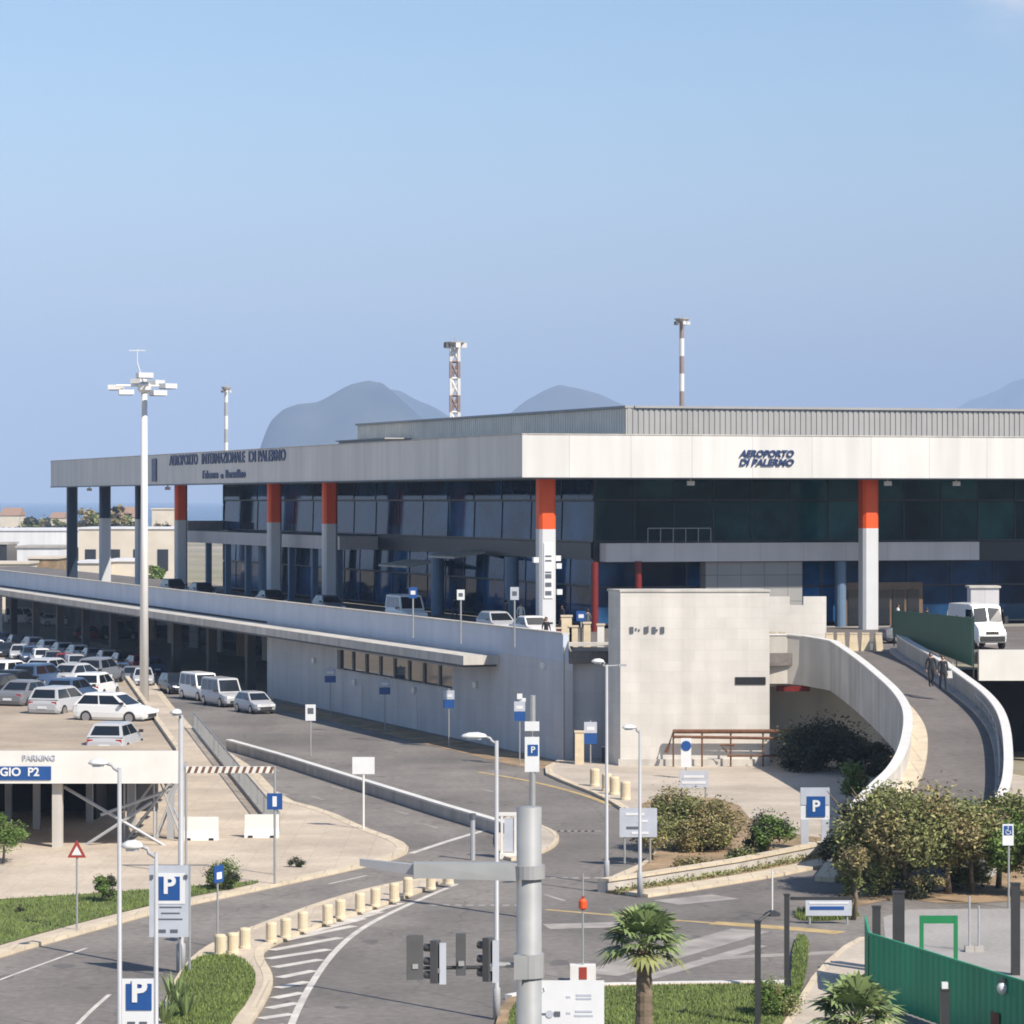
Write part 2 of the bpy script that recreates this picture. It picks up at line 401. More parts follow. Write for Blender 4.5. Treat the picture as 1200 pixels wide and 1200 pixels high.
mountain('mountain', 'pale second ridge right of the headland', 9500,
    [(380,586),(430,470),(452,455),(470,458),(500,472),(528,488),(560,498),(598,484),(620,466),(636,456),(655,451),(680,453),(700,461),(725,470),(780,490),(860,540),(900,586)], 1200, 2)
mountain('mountain', 'faint far ridge at the right edge above the roof', 17500,
    [(1040,586),(1090,510),(1120,478),(1140,467),(1160,461),(1180,450),(1195,444),(1215,434),(1260,420),(1330,440),(1420,586)], 1200, 3)

# ------------------------------------------------------------------ roads and pavements
def polyG(pts, z=0, sm=0):
    p = [G(a, b, 0) for a, b in pts]
    return chaikin(p, sm) if sm else p
mb = MB(); mb.sheet(polyG([(-500,742),(-60,735),(313,815),(660,892),(760,898),(1010,905),(1250,960),(1500,1100),(1300,1400),(-400,1400),(-500,1200),(-400,1000)]), .0)
structure(mb.build('road', 'asphalt'), 'worn grey asphalt of the access road and junction')
def island(name, label, pts, h=.13, top='pavement', kerb=.28, sm=2, kerbmat='kerbstone'):
    p = polyG(pts, 0, sm)
    if sum(a.x*b.y-b.x*a.y for a, b in zip(p, p[1:]+p[:1])) < 0: p = p[::-1]
    b = MB(); b.prism(p, -.02, h)
    o = structure(b.build(name, top), label)
    if kerb:
        b = MB(); n = len(p); ring = []
        for i in range(n):
            d = (p[(i+1) % n]-p[i-1]); d = Vector((d.x, d.y, 0)).normalized(); nn = Vector((d.y, -d.x, 0))
            ring.append((p[i]+nn*.02, p[i]-nn*(kerb-.02)))
        for i in range(n):
            (a, bb), (c, d) = ring[i], ring[(i+1) % n]
            z = Vector((0,0,h+.012)); z0 = Vector((0,0,-.02))
            b.add([a+z, c+z, d+z, bb+z, a+z0, c+z0, d+z0, bb+z0], [(0,1,2,3),(4,5,1,0),(6,7,3,2)])
        structure(b.build('kerb', kerbmat), 'pale stone kerb edging the '+label.split(' ', 1)[1] if False else 'pale stone kerb of the '+name.replace('_', ' '))
    return o
island('pavement', 'beige pavement beside the parking building', [(481,999),(470,988),(427,973),(385,953),(331,939),(300,905),(262,880),(222,856),(156,768),(100,750),(-300,760),(-500,900),(-500,1290),(-250,1200),(-100,1156),(0,1122),(100,1094),(200,1066),(300,1045),(436,1015),(462,1008)], kerb=.5, sm=1)
island('traffic_island', 'long stone island with the bollard row', [(530,1030),(480,1052),(420,1072),(360,1092),(312,1112),(306,1125),(322,1150),(312,1175),(285,1215),(260,1250),(170,1250),(190,1190),(205,1150),(235,1115),(290,1092),(400,1052),(480,1034)], kerb=.3)
island('pavement', 'beige pavement in front of the white stone block', [(632,905),(660,890),(727,890),(905,890),(1040,885),(1300,930),(1300,1005),(1100,1000),(990,992),(920,1004),(860,1016),(790,1028),(712,1043),(705,1036),(765,1010),(770,985),(748,962),(705,935),(665,920)], top='plaza', kerb=.4, sm=1)
island('pavement', 'pale paving wedge beside the green hoarding', [(905,1230),(930,1185),(958,1140),(1000,1104),(1030,1100),(1060,1230)], top='plaza', kerb=.2, sm=1)
island('median', 'rounded pale nose of the road divider', [(590,960),(606,960),(640,972),(654,980),(655,988),(645,997),(615,1008),(590,1010),(578,985)], top='plaza', kerb=.2)
mb = MB(); mb.sheet(polyG([(1000,1000),(1300,1000),(1300,1058),(1190,1056),(1110,1060),(1050,1052),(990,1066),(1000,1040)], 0, 1), .012)
structure(mb.build('dirt_patch', 'dirt'), 'brown bare earth under the trees')
mb = MB(); mb.sheet(polyG([(738,950),(780,935),(860,940),(885,970),(950,985),(985,985),(920,1000),(860,1012),(790,1024),(730,1036),(768,1008),(775,985)], 0, 1), .15)
structure(mb.build('dirt_patch', 'dirt'), 'orange brown earth under the shrubs')
mb = MB(); mb.sheet(polyG([(1035,1075),(1065,1066),(1300,1064),(1300,1180),(1040,1130)], 0, 0), .008)
structure(mb.build('forecourt', 'yard'), 'pale concrete yard behind the hoarding')
mb = MB(); mb.sheet(polyG([(330,824),(660,894),(655,903),(600,897),(500,872),(400,848),(325,830)], 0, 0), .01)
structure(mb.build('verge', 'dirt'), 'dusty strip along the foot of the long wall')
# grass areas: an earth-green sheet with blades
def grass(pts, label, n, z=.15, h=.09, sm=1, seed=1):
    p = polyG(pts, 0, sm)
    b = MB(); b.sheet(p, z+.004); structure(b.build('lawn', 'grass'), label)
    rnd = random.Random(seed); xs = [q.x for q in p]; ys = [q.y for q in p]; b = MB(); k = 0
    def inside(x, y):
        c = False; j = len(p)-1
        for i in range(len(p)):
            if (p[i].y > y) != (p[j].y > y) and x < (p[j].x-p[i].x)*(y-p[i].y)/(p[j].y-p[i].y)+p[i].x: c = not c
            j = i
        return c
    x0, x1, y0, y1 = min(xs), max(xs), max(min(ys), 84), max(ys)
    x0 = max(x0, -20)
    while k < n:
        x, y = rnd.uniform(x0, x1), rnd.uniform(y0, y1)
        if not inside(x, y): k += .2; continue
        k += 1; a = rnd.uniform(0, 6.28); hh = h*rnd.uniform(.5, 1.4); wd = .022
        d = Vector((math.cos(a)*wd, math.sin(a)*wd, 0)); base = Vector((x, y, z)); lean = Vector((rnd.gauss(0, .03), rnd.gauss(0, .03), hh))
        b.add([base-d, base+d, base+lean], [(0,1,2)])
    o = b.build('grass', 'grass_blades'); structure(o, 'short green grass of the '+label.split('green ')[-1], 'stuff')
grass([(-300,1085),(-100,1066),(0,1058),(60,1055),(200,1045),(285,1038),(308,1037),(290,1042),(200,1060),(100,1084),(0,1112),(-100,1144),(-250,1190)], 'green lawn strip in front of the parking building', 15000, seed=2)
grass([(228,1126),(268,1122),(292,1133),(302,1152),(292,1178),(270,1205),(258,1240),(185,1240),(200,1185),(208,1152)], 'green lawn on the near end of the bollard island', 9000, seed=3)
mb = MB(); p = polyG([(578,1250),(582,1190),(600,1168),(700,1159),(800,1157),(918,1156),(930,1166),(928,1185),(905,1250)], 0, 1); mb.prism(p, -.02, .12)
structure(mb.build('verge', 'dirt'), 'earth bed of the lawn beside the palm')
mb = MB(); mb.wallstrip([G(596,1172), G(640,1163), G(700,1158.5), G(800,1156.5), G(922,1155)], .14, 0, .16)
structure(mb.build('kerb', 'barrier_white'), 'white kerb along the lawn with the palm')
grass([(590,1240),(600,1175),(640,1166),(700,1161),(800,1159),(915,1158),(926,1168),(922,1188),(905,1240)], 'green lawn around the palm', 16000, z=.125, seed=4)
grass([(930,1102),(948,1100),(946,1140),(938,1172),(926,1172)], 'green weed strip beside the pale paving wedge', 2600, z=.135, seed=5)
grass([(935,1066),(1000,1066),(1010,1076),(960,1080),(930,1078)], 'green tufts under the long blue sign', 2000, z=.01, seed=6, h=.2)

# ------------------------------------------------------------------ road paint
def paint(name, label, m, strips, z=.005):
    b = MB()
    for i_, (pts, wd) in enumerate(strips): b.strip(resample(chaikin([G(*q) for q in pts], 2, False), 1.0) if len(pts) > 2 else [G(*q) for q in pts], wd, z+i_*.0006)
    return structure(b.build(name, m), label)
paint('road_marking', 'white edge line sweeping round the hatched area', 'white_paint', [([(535,1036),(478,1060),(425,1086),(392,1114),(366,1150),(345,1190),(335,1220)], .22)])
paint('road_marking', 'white lines of the lower left road', 'white_paint', [([(-60,1172),(0,1148),(60,1126),(110,1108)], .12), ([(60,1235),(100,1190),(130,1164)], .14), ([(385,1036),(430,1026)], .12)])
paint('road_marking', 'white give way line between the pavement tip and the divider', 'white_paint', [([(482,1000),(530,984),(592,966)], .3)])
paint('road_marking', 'yellow line across the right hand road', 'yellow_paint', [([(640,1066),(700,1071),(770,1077),(840,1082)], .3), ([(835,1081.5),(900,1086),(950,1090),(1010,1096)], .8)])
paint('road_marking', 'orange line curving by the corner bollards', 'yellow_paint', [([(560,905),(620,915),(680,930),(720,945)], .35)], .014)
hs = []
L_ = [G(*q) for q in [(322,1104),(316,1114),(312,1124),(320,1134),(326,1146),(324,1158),(320,1170),(314,1182),(304,1194),(296,1206)]]
R_ = [G(*q) for q in [(420,1084),(404,1098),(390,1112),(380,1124),(371,1137),(363,1150),(357,1163),(351,1175),(345,1188),(338,1201)]]
b = MB()
for a, c in zip(L_, R_): b.strip([a.lerp(c, .02), a.lerp(c, .94)], .4, .007+.0003*len(b.f))
for a, c in ((G(360,1094), G(455,1066)), (G(395,1082), G(478,1056)), (G(335,1100), G(436,1074))): b.strip([a, a.lerp(c, .9)], .34, .007+.0003*len(b.f))
structure(b.build('road_marking', 'white_paint'), 'white hatched stripes beside the bollard island')
b = MB()
for x in range(505, 605, 14): b.strip([G(x, 1061), G(x+8, 1061)], .4, .006)
for x in range(645, 705, 13): b.strip([G(x, 1029), G(x+7, 1029)], .4, .006)
for k in range(7):
    a = G(645+k*8, 974); b.strip([a, a+Vector((.45, 0, 0))], .3, .006)
structure(b.build('road_marking', 'worn_paint'), 'worn dashes of the crossing beside the traffic signal mast')
b = MB()
for (x0, y0), (x1, y1), wd in (((640,1086),(750,1083),1.3), ((700,1142),(880,1090),1.5), ((640,1154),(700,1145),.5), ((745,1150),(890,1108),.6), ((825,1124),(985,1116),.7), ((780,1058),(850,1051),1.6)):
    b.strip([G(x0, y0), G(x1, y1)], wd, .006+.0005*len(b.f))
structure(b.build('road_marking', 'worn_paint'), 'faded white bands on the right hand road')
b = MB()
for (x, y) in ((322,902),(372,935),(395,923),(452,938),(470,952),(505,968),(380,912),(330,930),(570,926),(540,960),(650,1052)):
    a = G(x, y); b.strip([a+Vector((-.35, .9, 0)), a+Vector((.35, -.9, 0))], .2, .005)
structure(b.build('road_marking', 'worn_paint'), 'short lane dashes along the access road')
b = MB(); rnd = random.Random(5)
for k in range(26):                         # tar patches and manhole covers
    x, y = rnd.choice([(rnd.uniform(340, 600), rnd.uniform(1060, 1190)), (rnd.uniform(-20, 200), rnd.uniform(1120, 1200)), (rnd.uniform(640, 900), rnd.uniform(1050, 1150)), (rnd.uniform(330, 600), rnd.uniform(890, 960))])
    a = G(x, y); n = 9; rr = rnd.uniform(.12, .4); asp = rnd.uniform(.3, 1)
    b.sheet([(a.x+rr*math.cos(i*6.283/n)*rnd.uniform(.7, 1.2), a.y+rr*2*asp*math.sin(i*6.283/n)*rnd.uniform(.7, 1.2)) for i in range(n)], .002+k*.00012)
mat('tar', (.13, .12, .115), .8, .2, 2)
structure(b.build('road_patch', 'tar'), 'dark tar patches in the asphalt')

# ------------------------------------------------------------------ terminal frame
u = Vector((-.3477, .9376, 0)); v = Vector((.9605, .2785, 0)); nl = Vector((.9376, .3477, 0))   # along the left front, along the right front, inwards from the left front
nr = Vector((-.2785, .9605, 0))                                                                 # inwards from the right front
C0 = Vector((.66, 197.5, 0)); K0 = Vector((2.2, 200.6, 0)); W0 = Vector((2.93, 176, 0))
ZD, ZF0, ZF1 = 6.3, 16.46, 19.22
PITCH = 16.1
def isect(p, d, q, e):
    t = ((q.x-p.x)*e.y-(q.y-p.y)*e.x)/(d.x*e.y-d.y*e.x); return p+d*t
T = thing('terminal_building', 'large airport terminal with white roof band, dark glass and orange topped columns', 'airport terminal', C0)
LEN_L, LEN_R = 146.5, 70
# roof slab: outer band (white fascia) and soffit
inner = isect(C0+nl*5, u, C0+u*LEN_L, nl)
a0 = C0+u*LEN_L; a1 = a0+nl*6; b1 = C0+u*104+nl*6; b2 = C0+u*104+nl*60; c1 = C0+v*LEN_R+nr*45; c0 = C0+v*LEN_R
ring = [C0, c0, c1, b2, b1, a1, a0]
mb = MB()
def fas(p, q, th, nin):
    d = (q-p)
    return [p, q, q+nin*th, p+nin*th]
def band(p, q, nin, th=.3, z0=ZF0, z1=ZF1, m=0):
    pts = [p, q, q+nin*th, p+nin*th]
    x = [Vector((k.x, k.y, z0)) for k in pts]; y = [Vector((k.x, k.y, z1)) for k in pts]
    if (pts[1]-pts[0]).cross(pts[2]-pts[1]).z < 0: x = x[::-1]; y = y[::-1]
    mb.hexa(x, y, m)
band(C0+v*0, c0, nr); band(C0+nr*.302, a0, nl); band(a0+nl*.302, a1, -u)
o = mb.build('fascia', 'fascia_white', T, True)
mb = MB(); q = [C0+nl*.3+nr*.3, c0+nr*.3, c1, b2, b1, a1-u*.3, a0+nl*.3-u*.3]
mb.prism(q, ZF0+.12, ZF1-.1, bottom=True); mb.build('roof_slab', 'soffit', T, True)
mb = MB(); mb.fb(C0, u, nl, (-.04, LEN_L+.04), (-.05, .34), (ZF0-.1, ZF0-.004)); mb.fb(C0, v, nr, (.36, LEN_R), (-.05, .34), (ZF0-.1, ZF0-.004))
mb.build('drip_edge', 'mullion', T, True)
mb = MB(); mb.fb(C0, u, nl, (-.04, LEN_L+.04), (-.04, .34), (ZF1+.004, ZF1+.07)); mb.fb(C0, v, nr, (.36, LEN_R), (-.04, .34), (ZF1+.004, ZF1+.07))
mb.build('coping', 'concrete_light', T, True)
# upper ribbed storey
E0 = Vector((7.95, 212, 0)); ue = Vector((-.385, .923, 0)).normalized(); ne = Vector((ue.y, -ue.x, 0))
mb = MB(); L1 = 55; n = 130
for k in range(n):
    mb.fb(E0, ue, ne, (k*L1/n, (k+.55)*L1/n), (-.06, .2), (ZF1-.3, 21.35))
mb.fb(E0, ue, ne, (0.01, L1), (.0, .25), (ZF1-.3, 21.34)); mb.build('clerestory_panels', 'cladding_sun_tone', T, True)
mb = MB(); n = 150; L2 = 60
for k in range(n): mb.fb(E0, v, nr, ((k+.02)*L2/n, (k+.6)*L2/n), (-.06, .2), (ZF1-.3, 21.35))
mb.fb(E0, v, nr, (.01, L2), (0, .25), (ZF1-.3, 21.34)); mb.build('parapet_cladding', 'cladding_grey', T, True)
mb = MB(); mb.fb(E0, ue, ne, (-.1, L1), (-.2, .5), (21.36, 21.52)); mb.fb(E0, v, nr, (.51, L2), (-.2, .5), (21.36, 21.52)); mb.build('upper_coping', 'cladding_grey', T, True)
mb = MB(); mb.prism([E0+v*.3+nr*.3, E0+v*L2+nr*.3, E0+v*L2+nr*30, E0+ue*L1+ne*25, E0+ue*L1+ne*.3], ZF1-.3, 21.2); mb.build('upper_roof', 'soffit', T, True)
mb = MB(); mb.fb(C0, u, nl, (53, 66), (8, 14), (ZF1-.2, ZF1+.75)); mb.build('plant_room', 'cladding_grey', T, True)
mb = MB(); mb.fb(C0, u, nl, (52.7, 66.3), (7.8, 14.2), (ZF1+.752, ZF1+.86)); mb.build('plant_room_cap', 'concrete', T, True)
# lettering
def fl(t, z, d=-.03): p = C0+u*t+nl*d-C0; return Vector((p.x, p.y, z))
def left_t(px):                            # distance along the left front seen at px
    k = (px-600)/F; return (F*C0.x-(px-600)*C0.y)/((px-600)*u.y-F*u.x)
def left_word(s, pxa, pxb, z0, h):
    ta, tb = left_t(pxb), left_t(pxa)      # nearer end, farther end
    tmpw = abs(tb-ta)
    o = text('lettering', s, h*1.38, 'letter_blue', T, (0, 0, 0), -u, extrude=.05, bold=.022)
    xs = [vv.co.dot(-u) for vv in o.data.vertices]; w_ = max(xs)-min(xs); k = tmpw/w_; x0 = min(xs)
    base = fl(tb, z0)
    for vv in o.data.vertices:
        along = (vv.co.dot(-u)-x0)*k; vv.co = base+(-u)*along+Vector((0, 0, vv.co.z))+nl*(vv.co.dot(nl))
left_word('AEROPORTO', 199, 232, 17.95, .95); left_word('INTERNAZIONALE', 237, 287, 17.95, .95); left_word('DI', 292, 300, 17.95, .95); left_word('PALERMO', 303, 335, 17.95, .95)
left_word('Falcone', 238, 256, 16.72, .72); left_word('e', 259, 262, 16.72, .6); left_word('Borsellino', 265, 288, 16.72, .72)
mb = MB(); mb.fb(C0, u, nl, (left_t(184), left_t(179)), (-.12, -.005), (16.75, 18.9)); mb.build('emblem_board', 'letter_blue', T, True)
tr = ((866-600)*C0.y-F*C0.x)/(F*v.x-(866-600)*v.y); tr2 = ((930-600)*C0.y-F*C0.x)/(F*v.x-(930-600)*v.y)
for s, z0 in (('AEROPORTO', 17.72), ('DI PALERMO', 17.14)):
    o = text('lettering', s, .62, 'letter_blue', T, (0, 0, 0), v, extrude=.05, shear=.28, bold=.02)
    xs = [vv.co.dot(v) for vv in o.data.vertices]; k = (tr2-tr)/(max(xs)-min(xs)); x0 = min(xs)
    for vv in o.data.vertices:
        al = (vv.co.dot(v)-x0)*k+tr; zz = vv.co.z; dn = vv.co.dot(nr); vv.co = v*al+nr*(dn-.06)+Vector((0, 0, z0+zz))
# columns
def column(p, wd=1.12, band_m='orange', zb=13.1, e=v):
    root_off = p
    ang = math.atan2(e.y, e.x); mb = MB()
    def oct_(r, z0, z1):
        c = .32*r; q = [(r,-r+c),(r,r-c),(r-c,r),(-r+c,r),(-r,r-c),(-r,-r+c),(-r+c,-r),(r-c,-r)]
        rt = Matrix.Rotation(ang, 3, 'Z'); q = [p+rt@Vector((a, b, 0)) for a, b in q]; mb.prism(q, z0, z1, bottom=True)
    oct_(wd/2, ZD-.02, zb); o = mb.build('column', 'column_white', T, True)
    mb = MB(); oct_(wd/2-.003, zb+.002, ZF0+.1); bo = mb.build('column_band', band_m, None); bo.parent = o
    for vv in bo.data.vertices: vv.co -= C0
    return o
for i in (0, 3, 4, 5, 6): 
    if i != 5: column(K0+u*PITCH*i)
for i in (7, 8, 9): column(K0+u*PITCH*i, band_m='navy', zb=13.1 if i < 9 else ZD+.1)
for i in (1, 2, 3): column(K0+v*22.7*i)
for i in (1, 2, 5):
    q = K0+u*PITCH*i+nl*3.6; mb = MB(); mb.lathe((q.x, q.y, 0), [(.5, ZD), (.5, 11)]); mb.build('inner_column', 'column_blue', T, True)
for px, Y in ((697, 203), (748, 206)):
    q = A(px, 700, Y); mb = MB(); mb.lathe((q.x, q.y, 0), [(.24, ZD), (.24, 10.9)]); mb.build('red_post', 'dark_red', T, True)
q = A(985, 700, 211.0); mb = MB(); mb.lathe((q.x, q.y, 0), [(.38, ZD), (.38, 10.8)]); mb.build('blue_post', 'column_blue', T, True)
# glass fronts: panes with slightly different tilt, one mesh per front and storey
GL = K0+nl*5+nr*5
def glass_front(name, o, e, nin, a0_, a1_, rows, step, m, seed, jit=.004, lean=0):
    rnd = random.Random(seed); n = max(1, round((a1_-a0_)/step)); st = (a1_-a0_)/n; mb = MB(); fr = MB()
    for (z0, z1) in rows:
        for k in range(n):
            p0 = o+e*(a0_+k*st+.03); p1 = o+e*(a0_+(k+1)*st-.03); j = [rnd.uniform(-jit, jit)*2 for _ in range(3)]
            q = [p0+Vector((0,0,z0))+nin*j[0], p1+Vector((0,0,z0))+nin*j[1], p1+Vector((0,0,z1))+nin*(j[1]+j[2]+lean), p0+Vector((0,0,z1))+nin*(j[0]+j[2]+lean)]
            if (q[1]-q[0]).cross(q[2]-q[0]).dot(nin) > 0: q = q[::-1]
            mb.quad(q)
    g = mb.build(name, m, T, True)
    zl, zh = rows[0][0], rows[-1][1]
    for (z0, z1) in rows:
        for k in range(n+1):
            q4 = [o+e*(a0_+k*st+sa*.035)+nin*sb for sa, sb in ((-1,-.05),(1,-.05),(1,.12),(-1,.12))]
            if (q4[1]-q4[0]).cross(q4[2]-q4[1]).z < 0: q4 = q4[::-1]
            fr.hexa([q+Vector((0,0,z0+.05)) for q in q4], [q+nin*lean+Vector((0,0,z1-.03)) for q in q4])
    for z0, z1 in rows: fr.fb(o, e, nin, (a0_, a1_), (-.07, .13), (z0-.07, z0+.05))
    fr.fb(o, e, nin, (a0_, a1_), (-.07, .13), (zh-.05, zh+.07))
    f = fr.build('mullions', 'mullion'); f.parent = g
    for vv in f.data.vertices: vv.co -= C0
glass_front('glass_wall', GL, u, nl, 0, 96, [(12.2, 14.9), (15.0, ZF0)], 6.0, 'glass', 1, lean=.09, jit=.0015)
glass_front('glass_wall', GL, u, nl, 0, 96, [(ZD+.3, 9.1), (9.2, 11.0)], 4.3, 'glass', 2, lean=.06, jit=.0015)
glass_front('glass_wall', GL, v, nr, .1, 62, [(12.2, 14.9), (15.0, ZF0)], 2.85, 'glass_green', 3)
glass_front('glass_wall', GL, v, nr, .1, 62, [(ZD+.3, 9.0), (9.1, 10.8)], 3.2, 'glass', 4)
glass_front('glass_wall', GL+u*96.2, nl, -u, 0, 26, [(ZD+.3, 9.1), (9.2, 11.0), (12.2, 14.5), (14.6, ZF0)], 3.2, 'glass', 5)
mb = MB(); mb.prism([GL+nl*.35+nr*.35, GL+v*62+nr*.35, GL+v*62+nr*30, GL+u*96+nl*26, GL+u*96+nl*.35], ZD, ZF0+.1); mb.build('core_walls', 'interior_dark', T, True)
# storey slabs (balcony fronts)
mb = MB(); mb.fb(GL, u, nl, (47, 98), (-3.4, .2), (10.95, 12.05)); mb.fb(GL, u, nl, (96.4, 98), (-3.3, 10), (10.96, 12.04)); mb.build('balcony_slab', 'slab_grey', T, True)
t_a = ((702-600)*GL.y-F*GL.x)/(F*v.x-(102)*v.y); 
mb = MB(); mb.fb(GL, v, nr, (t_a, t_a+27.2), (-1.6, .2), (10.85, 12.1)); mb.build('balcony_slab', 'slab_grey', T, True)
mb = MB(); mb.fb(GL, u, nl, (.2, 47), (-.12, .2), (11.05, 12.1)); mb.build('spandrel', 'mullion', T, True)
mb = MB(); mb.fb(GL, v, nr, (0, t_a), (-.12, .2), (10.85, 12.1)); mb.build('spandrel', 'mullion', T, True)
mb = MB(); mb.fb(GL, v, nr, (t_a+27.2, 62), (-.12, .2), (10.85, 12.1)); mb.build('spandrel', 'mullion', T, True)
t_b = t_a+3.0
mb = MB()
for k in range(6): p = GL+v*(t_b+k*.9)-nr*1.4; mb.tube([p+Vector((0,0,12.1)), p+Vector((0,0,13.1))], .03)
mb.tube([GL+v*t_b-nr*1.4+Vector((0,0,13.1)), GL+v*(t_b+4.5)-nr*1.4+Vector((0,0,13.1))], .04); mb.build('balcony_rail', 'galvanised', T, True)
mb = MB(); mb.fb(GL, u, nl, (97, 98.2), (-3.3, 3), (12.06, 13.0)); mb.build('balcony_rail', 'galvanised', T, True)
mb = MB(); mb.fb(GL, v, nr, (t_a+7.2, t_a+14.2), (-1.2, .1), (ZD, 10.84)); mb.build('tiled_wall', 'tile_grey', T, True)
mb = MB(); mb.fb(GL, v, nr, (t_a+17.5, t_a+23.5), (-.35, -.12), (ZD, 9.3)); mb.build('entrance_surround', 'wood', T, True)
for k in range(5):
    mb = MB(); mb.fb(GL, v, nr, (t_a+17.9+k*1.1, t_a+18.8+k*1.1), (-.42, -.36), (ZD+.05, 8.8)); mb.build('door', 'car_glass', T, True)
for t in (49, 56, 63, 70, 77, 84, 91):
    mb = MB(); mb.fb(GL, u, nl, (t, t+.5), (-3.0, -2.5), (ZD, 10.94)); mb.build('inner_column', 'column_blue', T, True)
# entrance awnings hanging on the left front
for (px, py, wpx, Y) in ((535, 655, 0, 0),): pass
for t0, t1, z in ((38, 45, 10.7), (27, 33, 11.6)):
    mb = MB(); mb.hexa([C0+u*t0+nl*7.2+Vector((0,0,z-.5)), C0+u*t0+nl*4.8+Vector((0,0,z-.9)), C0+u*t1+nl*4.8+Vector((0,0,z-.9)), C0+u*t1+nl*7.2+Vector((0,0,z-.5))][::-1], [C0+u*t0+nl*7.2+Vector((0,0,z-.35)), C0+u*t0+nl*4.8+Vector((0,0,z-.75)), C0+u*t1+nl*4.8+Vector((0,0,z-.75)), C0+u*t1+nl*7.2+Vector((0,0,z-.35))][::-1])
    mb.build('awning', 'concrete_light', T, True)
# markings on the corner column
cf = K0-nr*.57
for z0, z1, wd, m in ((9.6, 11.9, .5, 'sign_white'),):
    mb = MB(); mb.fb(cf, v, nr, (-.3, .3), (-.05, -.004), (8.6, 12.2)); o = mb.build('notice_panel', 'sign_white', T, True)
    mb = MB()
    for z in (8.8, 9.35, 9.9, 10.25, 11.0, 11.3): mb.fb(cf, v, nr, (-.22, .2), (-.07, -.052), (z, z+(.28 if z < 10 else .1)))
    q = mb.build('notice_print', 'sign_text'); q.parent = o
    for vv in q.data.vertices: vv.co -= C0
for sx, z in ((.75, 11.2), (.8, 10.7), (-.75, 11.1), (.85, 9.0)):
    mb = MB(); q = K0+v*sx-nr*.2; mb.box((q.x, q.y, z), (.35, .35, .35), .3); mb.build('security_camera', 'sign_white', T, True)
for t, e, nn in ((12, v, nr), (26, v, nr), (31, v, nr), (100, u, nl), (134, u, nl)):
    mb = MB(); q = C0+e*t+nn*1.5; mb.box((q.x, q.y, ZF0-.35), (.5, .4, .3)); mb.tube([(q.x, q.y, ZF0-.25), (q.x, q.y, ZF0+.12)], .06); mb.build('ceiling_floodlight', 'lamp_glass', T, True)

# ------------------------------------------------------------------ elevated road, its walls and the undercroft
WB = W0+u*172
front_r = Vector((45, 176, 0))
mb = MB()
dk = [W0+nl*.35+nr*.0, Vector((6.2, 177.2, 0)), Vector((6.2, 173.8, 0)), Vector((14.2, 174.2, 0)), Vector((18.2, 175.3, 0)), Vector((22.4, 175.3, 0)), Vector((24.6, 176.2, 0)), Vector((45, 176.2, 0)), Vector((60, 215, 0)), GL+nl*.2+nr*.2, GL+u*60, W0+u*100+nl*17, W0+u*235+nl*17, W0+u*235+nl*.35]
mb.prism(dk, ZD-.7, ZD, bottom=True)
structure(mb.build('elevated_road', 'asphalt_ramp'), 'upper departures roadway in front of the terminal')
wl = thing('parapet', 'long blue grey parapet running along the upper roadway', 'parapet', W0)
mb = MB(); mb.fb(W0, u, nl, (0, 172), (0, .34), (5.75, 7.3)); mb.build('parapet_face', 'parapet_panel', wl, True)
mb = MB(); mb.fb(W0, u, nl, (0, 172), (-.06, .4), (7.302, 7.4)); mb.build('coping', 'concrete_light', wl, True)
def lt(px, o=W0): return (F*o.x-(px-600)*o.y)/((px-600)*u.y-F*u.x)
ca = thing('canopy', 'long concrete canopy ledge projecting over the lower road', 'canopy', W0)
mb = MB(); mb.fb(W0, u, nl, (lt(585), 172), (-2.3, -.01), (5.05, 5.6)); mb.build('canopy_slab', 'concrete_light', ca, True)
mb = MB(); mb.fb(W0, u, nl, (lt(582), 172), (-2.2, -.02), (4.9, 5.046)); mb.build('soffit_strip', 'soffit', ca, True)
lw = thing('retaining_wall', 'long pale panelled wall in shade under the upper roadway', 'wall', W0)
tw0, tw1, te = lt(530), lt(395), lt(313)
mb = MB()
mb.fb(W0, u, nl, (0, tw0), (.0, .6), (-.1, 5.745)); mb.fb(W0, u, nl, (tw1, te), (.0, .6), (-.1, 5.745))
mb.fb(W0, u, nl, (tw0, tw1), (.0, .6), (-.1, 3.1)); mb.fb(W0, u, nl, (tw0, tw1), (.0, .6), (4.45, 5.745)); mb.build('wall_face', 'wall_left', lw, True)
mb = MB(); mb.fb(W0, u, nl, (tw0, tw1), (.25, .35), (3.1, 4.45)); o = mb.build('window', 'car_glass', lw, True)
mb = MB(); n = 8
for k in range(n+1): mb.fb(W0, u, nl, (tw0+(tw1-tw0)*k/n-.06, tw0+(tw1-tw0)*k/n+.06), (.12, .25), (3.1, 4.45))
mb.fb(W0, u, nl, (tw0, tw1), (-.08, .24), (3.0, 3.098)); f = mb.build('window_frame', 'concrete_light'); f.parent = o
for vv in f.data.vertices: vv.co -= W0
for px in (425, 489, 402):
    t = lt(px); mb = MB(); mb.fb(W0, u, nl, (t, t+1.1), (-.03, -.004), (.05, 2.2)); mb.build('service_door', 'slab_grey', lw, True)
for px, z in ((370, 3.2), (418, 2.2), (488, 2.4), (640, 5.2), (560, 3.4)):
    t = lt(px); mb = MB(); mb.fb(W0, u, nl, (t, t+.5), (-.18, -.004), (z, z+.35)); mb.build('wall_lamp', 'lamp_glass', lw, True)
